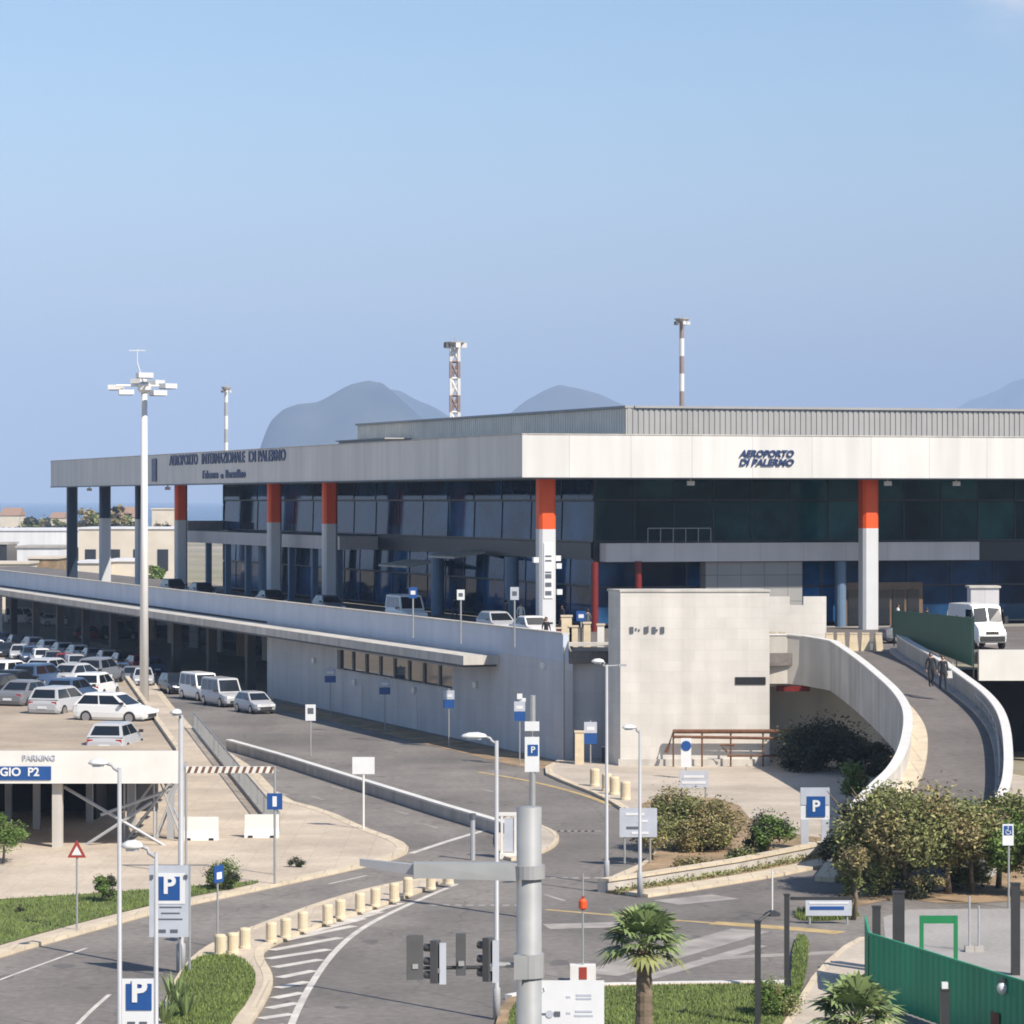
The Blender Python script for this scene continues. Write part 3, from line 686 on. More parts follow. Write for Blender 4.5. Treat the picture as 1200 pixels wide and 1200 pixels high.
# return and recessed bay wall between the long wall and the white block
bw = thing('wall', 'short recessed grey wall between the long wall and white block', 'wall', (3.5, 176.4, 0))
mb = MB(); mb.hexa([Vector(k) for k in ((2.98,175.95,-.1),(3.5,176.9,-.1),(3.5,177.6,-.1),(2.98,177.6,-.1))], [Vector(k) for k in ((2.98,175.95,6.6),(3.5,176.9,6.6),(3.5,177.6,6.6),(2.98,177.6,6.6))]); mb.build('corner_pier', 'concrete', bw, True)
mb = MB(); mb.box((4.85, 177.3, 3.2), (2.7, .6, 6.6)); mb.build('wall_face', 'wall_left', bw, True)
mb = MB(); mb.box((4.75, 177.0, 6.7), (3.1, .9, .2)); mb.build('coping', 'concrete_light', bw, True)
# undercroft
uc = thing('undercroft', 'dark open undercroft below the upper roadway behind parked cars', 'building', W0+u*te)
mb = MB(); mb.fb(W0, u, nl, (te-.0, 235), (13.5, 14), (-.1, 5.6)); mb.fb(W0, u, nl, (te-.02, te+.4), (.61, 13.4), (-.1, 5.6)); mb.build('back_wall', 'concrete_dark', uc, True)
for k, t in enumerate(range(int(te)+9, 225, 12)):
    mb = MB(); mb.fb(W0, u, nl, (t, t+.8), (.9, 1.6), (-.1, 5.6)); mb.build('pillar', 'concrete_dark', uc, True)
for k, t in enumerate(range(int(te)+4, 150, 9)):
    mb = MB(); mb.fb(W0, u, nl, (t, t+5), (13.3, 13.49), (.6, 3.2)); mb.build('shop_window', 'car_glass', uc, True)
    mb = MB(); mb.fb(W0, u, nl, (t+5.2, t+8.6), (13.2, 13.48), (.2, 3.4 if k % 3 else 2.6)); mb.build('shop_front', ('house_wall', 'dirt', 'concrete_light', 'tile_grey')[k % 4], uc, True)
    mb = MB(); mb.fb(W0, u, nl, (t+.6, t+4.2), (13.1, 13.28), (3.3, 3.9)); mb.build('shop_sign', ('sign_grey', 'sign_blue', 'house_wall')[k % 3], uc, True)
mb = MB(); mb.fb(W0, u, nl, (te+1, 170), (.2, .9), (4.5, 5.6)); mb.build('lintel', 'concrete_dark', uc, True)
pl = thing('pillar', 'lone pale pillar under the canopy at the far left end', 'pillar', W0+u*163)
mb = MB(); mb.fb(W0, u, nl, (161, 165), (-2.0, -1.2), (-.1, 4.88)); mb.build('shaft', 'wall_left', pl, True)

# white stone block
blk = thing('stone_block', 'tall white stone clad block standing before the terminal corner', 'building', (10.2, 173.5, 0))
X0, X1, Y0 = 6.07, 14.42, 172.0
dz = (Vector((X0,Y0,0)), Vector((X1,Y0,0)), Vector((X1-.4,Y0+2.6,0)), Vector((X0-.62,Y0+1.75,0)))
mb = MB(); mb.prism(dz, -.1, 9.86, bottom=True); mb.build('stone_facing', 'stone_wall', blk, True)
mb = MB(); mb.prism([Vector((X0-.03,Y0-.06,0)), Vector((X1+.05,Y0-.06,0)), Vector((X1-.35,Y0+2.7,0)), Vector((X0-.7,Y0+1.8,0))], 9.864, 9.98, bottom=True); mb.build('coping', 'concrete_light', blk, True)
mb = MB(); mb.box((13.35, Y0-.02, 4.88), (1.7, .06, .42)); mb.build('vent_slot', 'interior_dark', blk, True)
for i, x in enumerate((6.7, 6.95, 7.12, 7.5, 7.62, 7.95, 8.12, 8.42, 8.5)):
    mb = MB(); mb.box((x, Y0-.03-.001*i, 7.72+(.05 if i in (1, 4) else 0)), ((.2, .08, .07, .18, .06, .2, .07, .2, .06)[i], .06, (.36, .12, .1, .36, .36, .36, .1, .36, .3)[i])); mb.build('letter', 'sign_text', blk, True)
mb = MB(); mb.box((10.1, Y0-.08, .25), (8.3, .16, .5)); mb.build('plinth', 'concrete_light', blk, True)
# rusty pipes at its foot
pp = thing('pipe_rail', 'rusty brown pipe railing along the foot of white block', 'railing', (11.5, 171.4, 0))
mb = MB(); mb.tube([(8.6,171.3,.9),(9.0,171.3,2.1),(15.6,171.3,2.1)], .12); mb.tube([(9.0,171.3,1.8),(15.6,171.3,1.7)], .08); mb.tube([(12.0,171.3,.95),(11.6,171.3,1.35),(12.4,171.3,1.35)], .06); mb.tube([(12.0,171.2,.75),(16.4,171.2,.75)], .06); mb.build('pipes', 'rust', pp, True)
for x in (9.0, 10.6, 12.2, 14.0, 15.5):
    mb = MB(); mb.tube([(x,171.33,0),(x,171.33,2.05)], .05); mb.build('post', 'rust', pp, True)

# wall under the deck right of the block, with its dark recess
rw = thing('wall', 'shaded deck wall with dark recess beneath the ramp beside white block', 'wall', (17, 176, 0))
mb = MB(); mb.box((16.6, 176.3, 5.6), (4.6, .5, 2.6)); mb.build('upper_wall', 'stone_wall', rw, True)
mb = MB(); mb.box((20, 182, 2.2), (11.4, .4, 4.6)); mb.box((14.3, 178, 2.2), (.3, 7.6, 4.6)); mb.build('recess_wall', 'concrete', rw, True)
mb = MB(); mb.box((16.1, 176.0, 4.2), (1.9, .3, .3)); mb.build('red_beam', 'dark_red', rw, True)
# right hand deck edge
re_ = thing('deck_edge', 'white concrete edge of the upper deck at the right margin', 'wall', (33, 176, 0))
mb = MB(); mb.box((35.2, 175.9, 5.55), (17, .5, 1.75)); mb.build('edge_beam', 'barrier_white', re_, True)
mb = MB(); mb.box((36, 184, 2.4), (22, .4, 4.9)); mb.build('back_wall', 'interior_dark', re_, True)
for x in (30, 36, 42):
    mb = MB(); mb.box((x, 177.2, 2.3), (.7, .7, 4.8)); mb.build('pillar', 'concrete', re_, True)
# white parapet piece with a notch
q0 = A(901, 745, 179); q1 = A(968, 745, 179); wd = q1.x-q0.x
npz = thing('parapet', 'low white parapet with a square notch behind the white block', 'parapet', ((q0.x+q1.x)/2, 179, ZD))
mb = MB(); z1 = A(900, 699, 179).z
mb.box((q0.x+wd*.18, 179, (ZD+z1)/2), (wd*.36+.0, .35, z1-ZD)); mb.box((q0.x+wd*.8, 179, (ZD+z1)/2), (wd*.4, .35, z1-ZD)); mb.box((q0.x+wd*.48, 179, (ZD+z1)/2-.25), (wd*.24, .34, z1-ZD-.5)); mb.build('wall_face', 'stone_wall', npz, True)

# ------------------------------------------------------------------ curved ramp
def rp(px, py, Y): return A(px, py, Y)
lin = [Vector((18.3,178,6.3)), rp(990,770,174), rp(1022,792,165), rp(1044,810,158.5), rp(1075,838,149.5), rp(1089,867,141), Vector((17.3,130,2.9)), Vector((15.4,125.5,2.1)), Vector((13.7,122.4,1.0)), Vector((12.6,120.4,.05))]
rin = [Vector((22.0,178,6.3)), rp(1041,765,174.5), rp(1086,792,165), rp(1113,812,158.5), rp(1146,838,149.5), rp(1164,867,141), Vector((20.5,130,2.95)), Vector((19.5,125,2.1)), Vector((17.8,121,1.0)), Vector((16.0,118,.05))]
Lp = chaikin(lin, 3, False); Rp = chaikin(rin, 3, False)
mb = MB(); n = len(Lp)
mb.add([k for a, c in zip(Lp, Rp) for k in (a, c)], [(2*i, 2*i+1, 2*i+3, 2*i+2) for i in range(n-1)])
mb.add([k-Vector((0,0,.9)) for a, c in zip(Lp, Rp) for k in (a, c)], [(2*i, 2*i+2, 2*i+3, 2*i+1) for i in range(n-1)])
structure(mb.build('ramp_road', 'asphalt_ramp'), 'curved ramp descending from the upper roadway')
def offs(P, d):
    o = []
    for i in range(len(P)):
        t = P[min(i+1, len(P)-1)]-P[max(i-1, 0)]; t = Vector((t.x, t.y, 0)).normalized(); o.append(P[i]+Vector((t.y, -t.x, 0))*d)
    return o
LW = offs(Lp, .85); LK = offs(Lp, .38); RW = [p for p in offs(Rp, -.55) if p.y > 120.5]; RK = offs(Rp, -.18)
# the left wall starts at the block
LW2 = [Vector((14.6, 175.0, 6.3)), Vector((16.1, 175.0, 6.3))] + [p for p in LW if 123.2 < p.y < 173.5]
LW2 = chaikin(LW2[:4], 1, False)[:-1]+LW2[4:]
wlz = [max(-p.z-.02, -1.75) for p in LW2]
rl = thing('ramp_wall', 'curved pale wall on the inner left side of the ramp', 'wall', LW2[len(LW2)//2])
mb = MB(); mb.wallstrip(LW2, .16, wlz, 1.0); mb.build('wall_face', 'concrete_light', rl, True)
mb = MB(); mb.wallstrip(LW2, .21, 1.003, 1.08); mb.build('coping', 'barrier_white', rl, True)
mb = MB(); mb.wallstrip(LK, .42, -.3, .16); structure(mb.build('kerb', 'kerbstone'), 'wide stone kerb on the left of the ramp')
rr = thing('ramp_wall', 'grey parapet with pale coping on the outer right side of ramp', 'wall', RW[len(RW)//2])
mb = MB(); mb.wallstrip(RW, .15, [max(-p.z-.02, -1.5) for p in RW], .95); mb.build('wall_face', 'concrete', rr, True)
mb = MB(); mb.wallstrip(RW, .2, .953, 1.04); mb.build('coping', 'barrier_white', rr, True)
mb = MB(); mb.wallstrip(RK, .2, -.3, .14); structure(mb.build('kerb', 'concrete'), 'grey kerb on the right of the ramp')
hr = thing('handrail', 'thin steel handrail along the outer right side of ramp', 'railing', RK[len(RK)//2])
sub = [p for p in RK if 128 < p.y < 152]
mb = MB(); mb.tube([p+Vector((0,0,.75)) for p in sub], .035, 6); mb.tube([p+Vector((0,0,.45)) for p in sub], .03, 6); mb.build('rails', 'galvanised', hr, True)
for p in resample(sub, 2.2):
    mb = MB(); mb.tube([p+Vector((0,0,.1)), p+Vector((0,0,.76))], .035, 6); mb.build('post', 'galvanised', hr, True)
# ramp piers
for i, (x, y, z) in enumerate(((20.6, 158, 4.2), (20.9, 146, 3.4), (19.4, 134, 2.6))):
    mb = MB(); mb.box((x, y, z/2-.1), (1.6, .9, z)); o = mb.build('bridge_pier', 'concrete'); tag(o, ('concrete pier carrying the upper third of the ramp', 'concrete pier carrying the middle of the ramp', 'concrete pier carrying the lower bend of the ramp')[i], 'pier', 'ramp piers')
# ------------------------------------------------------------------ parking building on the left
pk = thing('parking_building', 'low parking deck building with a white sign fascia and open dark ground floor', 'parking deck', (-30, 150, 0))
fr0, fr1 = A(-140, 880, 131.4), A(212, 880, 131.4); xr = fr1.x; xl = -46
PZ = 4.2
mb = MB(); mb.box(((xl+xr)/2, 131.3, (2.9+4.28)/2), (xr-xl, .3, 4.28-2.9)); mb.build('sign_fascia', 'barrier_white', pk, True)
mb = MB(); mb.prism([Vector((xl,131.46,0)), Vector((xr,131.46,0)), Vector((-23.2,186,0)), Vector((-60,186,0)), Vector((xl,140,0))], 3.5, PZ, bottom=True); mb.build('deck', 'deck_concrete', pk, True)
mb = MB(); ed = [Vector((xr-.1,131.6,PZ)), Vector((-23.3,185.9,PZ))]; mb.wallstrip(ed, .12, -.72, .16); mb.build('edge_kerb', 'kerbstone', pk, True)
mb = MB()
for k in range(14): a = Vector((-15.5-.17*k*3.6, 133+k*3.6, PZ+.004)); mb.strip([a, a+Vector((-5, 0, 0))], .1)
for k in range(12): a = Vector((-25.5-.17*k*3.6, 135+k*3.6, PZ+.004)); mb.strip([a, a+Vector((-5, 0, 0))], .1)
mb.build('bay_lines', 'worn_paint', pk, True)
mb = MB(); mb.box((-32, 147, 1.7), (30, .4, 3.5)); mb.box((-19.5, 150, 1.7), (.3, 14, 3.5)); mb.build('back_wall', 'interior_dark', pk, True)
for px in (-60, 67):
    q = A(px, 900, 131.6); mb = MB(); mb.box((q.x, 131.75, 1.45), (.42, .42, 2.95)); mb.build('front_post', 'concrete_light', pk, True)
for px, y in ((43, 139), (155, 139.5), (105, 142), (10, 143), (200, 135)):
    mb = MB(); mb.box(((px-600)*y/F, y, 1.7), (.3, .3, 3.58)); mb.build('inner_post', 'pole_grey', pk, True)
mb = MB(); Yb = 132.4
for (xa, ya), (xb, yb) in (((75, 922), (196, 993)), ((178, 940), (98, 992)), ((118, 955), (200, 925))):
    mb.tube([A(xa, ya, Yb), A(xb, yb, Yb)], .075, 6)
mb.build('cross_brace', 'pole_grey', pk, True)
# steel stair behind the fascia's right end
st = thing('steel_stair', 'open steel stair lattice under the right end of parking deck', 'stair', (-15.2, 134.5, 0))
mb = MB()
for k in range(9): mb.box((-16.6+k*.27, 134.5, .35+k*.37), (.3, 1.1, .05))
mb.build('treads', 'galvanised', st, True)
mb = MB()
for y in (133.9, 135.1):
    mb.tube([(-16.9, y, .05), (-14.3, y, 3.5)], .06, 6); mb.tube([(-16.9, y, 1.0), (-14.6, y, 4.1)], .04, 6)
    for x in (-16.9, -15.6, -14.35): mb.tube([(x, y, 0), (x, y, 3.5)], .05, 6)
    mb.tube([(-15.6, y, 3.4), (-14.35, y, .1)], .04, 6); mb.tube([(-14.35, y, 3.4), (-15.6, y, .1)], .04, 6)
mb.build('frame', 'pole_grey', st, True)
# writing on the parking fascia
mb = MB(); b0, b1 = A(-75, 898, 131.14), A(60, 914, 131.14); mb.box(((b0.x+b1.x)/2, 131.12, (b0.z+b1.z)/2), (b1.x-b0.x, .03, b0.z-b1.z)); mb.build('sign_panel', 'sign_blue', pk, True)
tx = text('lettering', 'PARCHEGGIO  P2', .5, 'sign_white', pk, Vector((b0.x+.5, 131.09, b1.z+.08))-Vector(pk.location), (1, 0, 0), bold=.012, xs=1.0)
tx = text('lettering', 'PARKING', .34, 'sign_grey', pk, A(26, 893, 131.12)-Vector(pk.location), (1, 0, 0), bold=.004)
# railing between the walkway and the road
ra = thing('railing', 'long grey mesh railing between the walkway and the access road', 'railing', (-15.5, 168, 0))
Ra = [Vector((-10.35, 136.5, .1)), Vector((-20.7, 200, .1))]; Rs = resample(Ra, 2.0)
for i, p in enumerate(Rs[::2]):
    mb = MB(); mb.box((p.x, p.y, .62), (.07, .07, 1.06)); mb.build('post', 'galvanised', ra, True)
mb = MB()
for z in (.22, 1.15): mb.tube([Vector((p.x, p.y, z)) for p in Ra], .035, 6)
mb.build('rails', 'galvanised', ra, True)
mb = MB(); d = (Ra[1]-Ra[0]); L = d.length; d.normalize(); nb = int(L/.13)
for k in range(nb):
    p = Ra[0]+d*(k*.13); mb.box((p.x, p.y, .68), (.02, .02, .9))
mb.build('bars', 'galvanised', ra, True)
mb = MB(); mb.wallstrip([p-Vector((0,0,.1)) for p in Ra], .12, 0, .3); mb.build('base_kerb', 'concrete', ra, True)
# jersey barriers
def jersey(px0, px1, pyb, label):
    a, c = G(px0, pyb, .13), G(px1, pyb, .13); L = c.x-a.x
    o = thing('jersey_barrier', label, 'barrier', ((a.x+c.x)/2, a.y, .13), 0, 'white road barriers by the walkway')
    mb = MB(); pr = [(-.3,0),(.3,0),(.27,.12),(.12,.4),(.09,1.0),(-.09,1.0),(-.12,.4),(-.27,.12)]
    V = [(-L/2, y, z) for y, z in pr]+[(L/2, y, z) for y, z in pr]; n = 8
    mb.add(V, [(i, (i+1)%n, n+(i+1)%n, n+i)[::-1] for i in range(n)]+[tuple(range(n)), tuple(range(n, 2*n))[::-1]]); mb.build('body', 'barrier_white', o)
    for s in (-.32, .32):
        mb = MB(); mb.box((s*L, -.29, .05), (.2, .08, .1)); mb.build('foot_slot', 'interior_dark', o)
jersey(214, 256, 984, 'white barrier nearer the white parking fascia'); jersey(287, 327, 981, 'white barrier at the foot of the railing')

# ------------------------------------------------------------------ divider between the carriageways
dv = thing('road_divider', 'long low concrete divider between the two carriageways', 'barrier', G(450, 940))
Dp = [G(268, 878), G(330, 896), G(420, 925), G(520, 957), G(596, 980)]
mb = MB(); mb.wallstrip(Dp, .17, 0, .5); mb.build('wall_face', 'barrier_concrete', dv, True)
mb = MB(); mb.wallstrip(Dp, .2, .503, .6); mb.build('coping', 'barrier_white', dv, True)
mb = MB(); mb.wallstrip(offs(Dp, -.75), .16, 0, .16); mb.build('kerb', 'barrier_white', dv, True)
eg = thing('end_gantry', 'white marker frame at the near end of the road divider', 'marker', G(598, 1006))
e0 = G(598, 1006); mb = MB()
for dx in (-.35, .3): mb.box((e0.x+dx, e0.y, .9), (.1 if dx < 0 else .26, .16, 1.8))
mb.box((e0.x-.02, e0.y, 1.86), (.92, .18, .14)); mb.box((e0.x, e0.y, .12), (.9, .4, .24)); mb.build('frame', 'barrier_white', eg, True)
mb = MB(); mb.box((e0.x-.05, e0.y, 1.0), (.4, .04, 1.4)); mb.build('panel', 'sign_grey', eg, True)
pg = thing('marker_post', 'grey post with a dark cap beside the white marker frame', 'post', G(554, 1008))
e0 = G(554, 1008); mb = MB(); mb.lathe(e0, [(.1, 0), (.1, 1.7)], 8); mb.build('shaft', 'pole_grey', pg, True)
mb = MB(); mb.lathe(e0, [(.13, 1.703), (.13, 1.95)], 8); mb.build('cap', 'sign_text', pg, True)

# ------------------------------------------------------------------ bollards
bp = thing('stone_bollard', '', 'bollard', (0,0,0), 0, 'stone bollards along the traffic island')
mb = MB(); mb.lathe((0,0,0), [(.2, 0), (.2, .06), (.185, .09), (.185, .56), (.19, .6), (.17, .66), (.1, .68)], 14); mb.build('shaft', 'bollard_stone', bp, smooth=False)
rowb = [(258,1119),(273,1117),(287,1111),(318,1104),(335,1099),(355,1091),(384,1082),(399,1076),(422,1068),(440,1062),(462,1056),(478,1049),(505,1042),(526,1036)]
bl = ['stone bollard nearest the lawn at the near end of the row', 'stone bollard second from the lawn end of the row', 'stone bollard third from the lawn, right of the blue sign post', 'stone bollard first after the gap past the blue sign post', 'stone bollard second after the first gap in the row', 'stone bollard third after the first gap, beside the hatched stripes', 'stone bollard leading the middle pair of the row', 'stone bollard behind in the middle pair of the row', 'stone bollard standing alone past the middle pair of the row', 'stone bollard second past the middle pair, below the mast arm', 'stone bollard third past the middle pair, under the mast arm', 'stone bollard third from the far tip of the island', 'stone bollard second from the far tip of the island', 'stone bollard on the far tip of the island']
for i, (x, y) in enumerate(rowb):
    q = G(x, y, .13)
    if i == 0: o = bp; o.location = q; o['label'] = bl[0]; bpy.context.view_layer.update()
    else: o = dup(bp, q, random.uniform(0, 3), bl[i])
for (x, y, l) in ((697,921,'yellowish corner bollard nearest the shaded wall'),(711,927,'yellowish corner bollard next to the bus stop pillar'),(720,931,'yellowish corner bollard in front of the white block corner'),(733,937,'yellowish corner bollard closest to the grey sign board')):
    dup(bp, G(x, y, .13), 0, l, 'bollards at the corner pavement', 1.35)
for i, (x, l) in enumerate(((972,'block at the left end of the row on the ramp head'),(985,'second block of the row on the ramp head'),(1000,'middle block of the row on the ramp head'),(1014,'fourth block of the row on the ramp head'),(1029,'block at the right end of the row on the ramp head'))):
    q = A(x, 764, 177.3); o = thing('concrete_block', 'cream concrete '+l, 'block', (q.x, 177.3, ZD), 0, 'concrete blocks across the ramp head')
    mb = MB(); mb.hexa([(-.28,-.25,0),(.28,-.25,0),(.28,.25,0),(-.28,.25,0)], [(-.2,-.18,.95),(.2,-.18,.95),(.2,.18,.95),(-.2,.18,.95)]); mb.build('body', 'bollard_stone', o)
    mb = MB(); mb.box((0,0,1.0), (.44,.4,.09)); mb.build('cap', 'kerbstone', o)
for i, (x, m, hh, wdd, l) in enumerate(((655,'dark_red',.8,.3,'small dark red box'),(664,'bollard_stone',1.5,.6,'tall tan pillar'),(672,'bollard_stone',.9,.5,'short tan pillar'),(688,'bollard_stone',1.1,.4,'cream post under the blue sign'),(704,'barrier_white',1.0,.4,'white post nearest the white block'))):
    q = A(x, 742, 179); o = thing('kerb_post', l+' on the deck edge above the recessed wall', 'post', (q.x, 179, ZD), 0, 'posts along the deck edge')
    mb = MB(); mb.box((0,0,hh/2+.2), (wdd,.4,hh+.4)); mb.build('shaft', m, o); mb = MB(); mb.box((0,0,hh+.45), (wdd+.1,.5,.1)); mb.build('cap', 'kerbstone', o)
for i, (x, l) in enumerate(((906,'tan post left of its twin behind the notched parapet'),(917,'tan post right of its twin behind the notched parapet'))):
    q = A(x, 745, 177.5); o = thing('kerb_post', l, 'post', (q.x, 177.5, ZD), 0, 'posts by the notched parapet'); mb = MB(); mb.box((0,0,.5), (.3,.3,1.0)); mb.build('shaft', 'bollard_stone', o); mb = MB(); mb.box((0,0,1.05), (.38,.38,.1)); mb.build('cap', 'kerbstone', o)

# ------------------------------------------------------------------ masts and street lamps
fm = thing('floodlight_mast', 'tall white floodlight mast with a ring of lamps beside the parking deck', 'floodlight mast', G(169, 825))
q = G(169, 825); mb = MB(); mb.tube([(q.x,q.y,0),(q.x,q.y,23.2)], [.34, .22], 12); mb.build('pole', 'pole_white', fm, True, True)
mb = MB(); zt = 23.4
mb.lathe((q.x,q.y,0), [(.3, zt-.5), (.5, zt-.3), (.5, zt+.1), (.25, zt+.3)], 12)
for a in range(4): d = Vector((math.cos(a*1.571+.3), math.sin(a*1.571+.3), 0)); mb.tube([Vector((q.x,q.y,zt))-d*.2, Vector((q.x,q.y,zt))+d*2.1], .09, 6)
mb.tube([(q.x,q.y,zt), (q.x-.5,q.y,zt+1.7)], .04, 6); mb.tube([(q.x-.5,q.y,zt+1.7),(q.x-.5,q.y,zt+2.7)], .03, 6); mb.box((q.x-.5, q.y, zt+2.6), (1.2,.06,.06)); mb.build('head_frame', 'pole_white', fm, True)
for i, (dx, dy, dz) in enumerate(((-2.1,.2,-.1),(-1.2,-1,-.5),(.1,-.6,.75),(1.1,-.8,-.55),(1.7,.4,.0),(.7,1.5,.3),(-.6,1.6,.4))):
    mb = MB(); mb.box((q.x+dx, q.y+dy, zt+dz), (1.1,.8,.36), .2*i); h_ = mb.build('floodlight', 'lamp_glass' if i in (4, 5) else 'pole_white', fm, True)
    mb = MB(); mb.box((q.x+dx, q.y+dy-.05, zt+dz-.2), (1.0,.7,.05), .2*i); f = mb.build('lens', 'floodlight_dark'); f.parent = h_
    for vv in f.data.vertices: vv.co -= Vector(fm.location)
def striped_mast(px, pyt, Y, r, label, stripes, headw, lattice=False, redm='mast_red'):
    zt = A(px, pyt, Y).z; x = A(px, pyt, Y).x
    o = thing('striped_mast', label, 'mast', (x, Y, 0), 0, 'striped masts beyond the terminal roof')
    zb = 0; n = 16
    for k in range(n):
        z0, z1 = zt*k/n, zt*(k+1)/n
        mb = MB(); red = (k+stripes) % 2 == 0
        if lattice:
            for sx, sy in ((-r,-r),(r,-r),(r,r),(-r,r)): mb.tube([(sx,sy,z0),(sx,sy,z1)], .22, 5)
            for (ax, ay), (bx, by) in (((-r,-r),(r,-r)),((r,-r),(r,r)),((r,r),(-r,r)),((-r,r),(-r,-r))):
                mb.tube([(ax,ay,z0),(bx,by,z1)], .17, 4); mb.tube([(bx,by,z0),(ax,ay,z1)], .17, 4); mb.tube([(ax,ay,z1),(bx,by,z1)], .17, 4)
        else: mb.tube([(0,0,z0),(0,0,z1)], r, 10)
        mb.build('shaft_section', (redm if red else 'pole_white'), o)
    mb = MB(); mb.lathe((0,0,0), [(r, zt-.3),(headw*.4, zt),(headw*.5, zt+.25),(headw*.5, zt+.35)], 10); mb.tube([(0,0,zt),(0,0,zt+1.0)], .06, 5); mb.build('platform', 'concrete', o)
    for k in range(5):
        a = k*1.257; mb = MB(); mb.box((headw*.45*math.cos(a), headw*.45*math.sin(a), zt-.35 if not lattice else zt-.1), (headw*.22,)*3, a); mb.build('lamp', 'floodlight_dark' if k % 2 else 'pole_white', o)
striped_mast(533, 404, 400, .52, 'thick lattice mast in faded red and white bands left of the roof crest', 0, 2.8, True)
striped_mast(799, 376, 450, .36, 'tall slim mast in faded red and white bands above the grey cladding', 1, 2.2)
striped_mast(265, 456, 450, .28, 'thin mast behind the blue lettering of the roof band', 0, 1.4, redm='pole_grey')

def street_lamp(label, px, py_top, D, base_z=0, head_dx=-.75, head_dy=0, arm=None, r=.075, m='pole_grey', headl=.7, rise=.12, group='street lamps'):
    p = A(px, py_top, D); o = thing('street_lamp', label, 'street lamp', (p.x, D, base_z), 0, group)
    h = p.z-base_z; mb = MB(); mb.tube([(0,0,0),(0,0,.9),(0,0,.95),(0,0,h)], [r*1.5, r*1.5, r, r*.75], 10); mb.build('pole', m, o, smooth=True)
    d = Vector((head_dx, head_dy, 0)); L = d.length; dn = d.normalized()
    mb = MB(); mb.tube([(0,0,h-.1), dn*(.15)+Vector((0,0,h)), dn*L*.55+Vector((0,0,h+rise*.6)), dn*L+Vector((0,0,h+rise))], .04, 8); mb.build('arm', m, o, smooth=True)
    c = dn*(L+headl*.4)+Vector((0,0,h+rise)); ang = math.atan2(dn.y, dn.x)
    rot = Matrix.Rotation(ang, 3, 'Z'); mb = MB(); n = 12; V = []
    prof = [(-.5,.05,.02),(-.42,.11,.08),(-.15,.17,.13),(.2,.18,.12),(.42,.12,.07),(.5,.04,.02)]
    for x, wy, hz in prof:
        for k in range(n):
            a = 2*math.pi*k/n; V.append(c+rot@Vector((x*headl, wy*math.cos(a), (hz if math.sin(a) > 0 else hz*.45)*math.sin(a))))
    fs = [(i*n+k, (i+1)*n+k, (i+1)*n+(k+1)%n, i*n+(k+1)%n) for i in range(len(prof)-1) for k in range(n)]+[tuple(range(n)), tuple(range((len(prof)-1)*n, len(prof)*n))[::-1]]
    mb.add(V, [f[::-1] for f in fs]); hd = mb.build('head', 'lamp_glass', o, smooth=True)
    mb = MB(); mb.box(c+Vector((0,0,-.06)), (headl*.55, .2, .05), ang); l = mb.build('lens', 'sign_grey'); l.parent = hd
    return o
street_lamp('grey street lamp rising left of the traffic signal mast', 582, 868, 88.7, headl=.75, head_dx=-.35)
street_lamp('grey street lamp with its short head seen end on, right of white parking fascia', 212, 838, 97.5, headl=.5, head_dx=-.05, head_dy=-.5, r=.1)
street_lamp('slim street lamp in front of white parking fascia', 140, 900, 79, headl=.5, head_dx=-.35, r=.07)
street_lamp('street lamp behind the grey sign board, in front of white block', 750, 856, 116, headl=.55, head_dx=-.22, head_dy=-.1)
street_lamp('double armed street lamp before the shaded corner wall', 711, 779, 120, headl=.5, head_dx=-.15)
q = bpy.data.objects[[o.name for o in bpy.data.objects if o.name.startswith('street_lamp')][-1]]
h = A(711, 779, 120).z; mb = MB(); mb.tube([(0,0,h-.05),(.75,0,h-.02)], .035, 6); mb.box((.62, 0, h-.02), (.3,.14,.08)); mb.build('second_arm', 'pole_grey', q)
street_lamp('near street lamp whose pole passes left of the blue parking board', 183, 999, 60, headl=.42, head_dx=-.3, r=.055)
b_ = G(905, 1073); o = thing('thin_pole', 'short thin pale pole on a dark foot in the lane below the low wall', 'pole', b_); k_ = b_.y/F
mb = MB(); mb.tube([(0,0,0),(0,0,54*k_)], .03, 8); mb.build('shaft', 'pole_white', o); mb = MB(); mb.lathe((0,0,0), [(.3,0),(.28,.1),(.08,.2)], 10); mb.build('foot', 'pole_dark', o)

# ------------------------------------------------------------------ traffic signal gantry
D = 65.0; gx = (620-600)*D/F
gn = thing('signal_mast', 'thick grey steel mast carrying a long cantilever arm across the junction', 'signal mast', (gx, D, 0))
ztop = A(620, 946, D).z
mb = MB(); mb.lathe((gx,D,0), [(.45,0),(.45,.06),(.27,.08),(.265,ztop),(.1,ztop+.02)], 20); o = mb.build('pole', 'galvanised', gn, True, True)
mb = MB(); mb.lathe((gx,D,0), [(.34, 7.0),(.34, 7.28)], 20); mb.build('collar', 'galvanised', gn, True)
za = A(620, 1020, D).z
mb = MB(); a, c = Vector((gx-.25, D-.05, za)), A(485, 1019, D); c = Vector((c.x, D-.05, za+.02))
mb.hexa([a+Vector((0,-.15,-.2)), a+Vector((0,.15,-.2)), c+Vector((0,.12,-.16)), c+Vector((0,-.12,-.16))][::-1], [a+Vector((0,-.13,.17)), a+Vector((0,.13,.17)), c+Vector((0,.12,.16)), c+Vector((0,-.12,.16))][::-1]); mb.build('arm', 'galvanised', gn, True)
mb = MB(); c2 = Vector((A(420, 1012, D).x, D+.6, za+.12)); c1 = Vector((A(490, 1015, D).x, D+.02, za+.02))
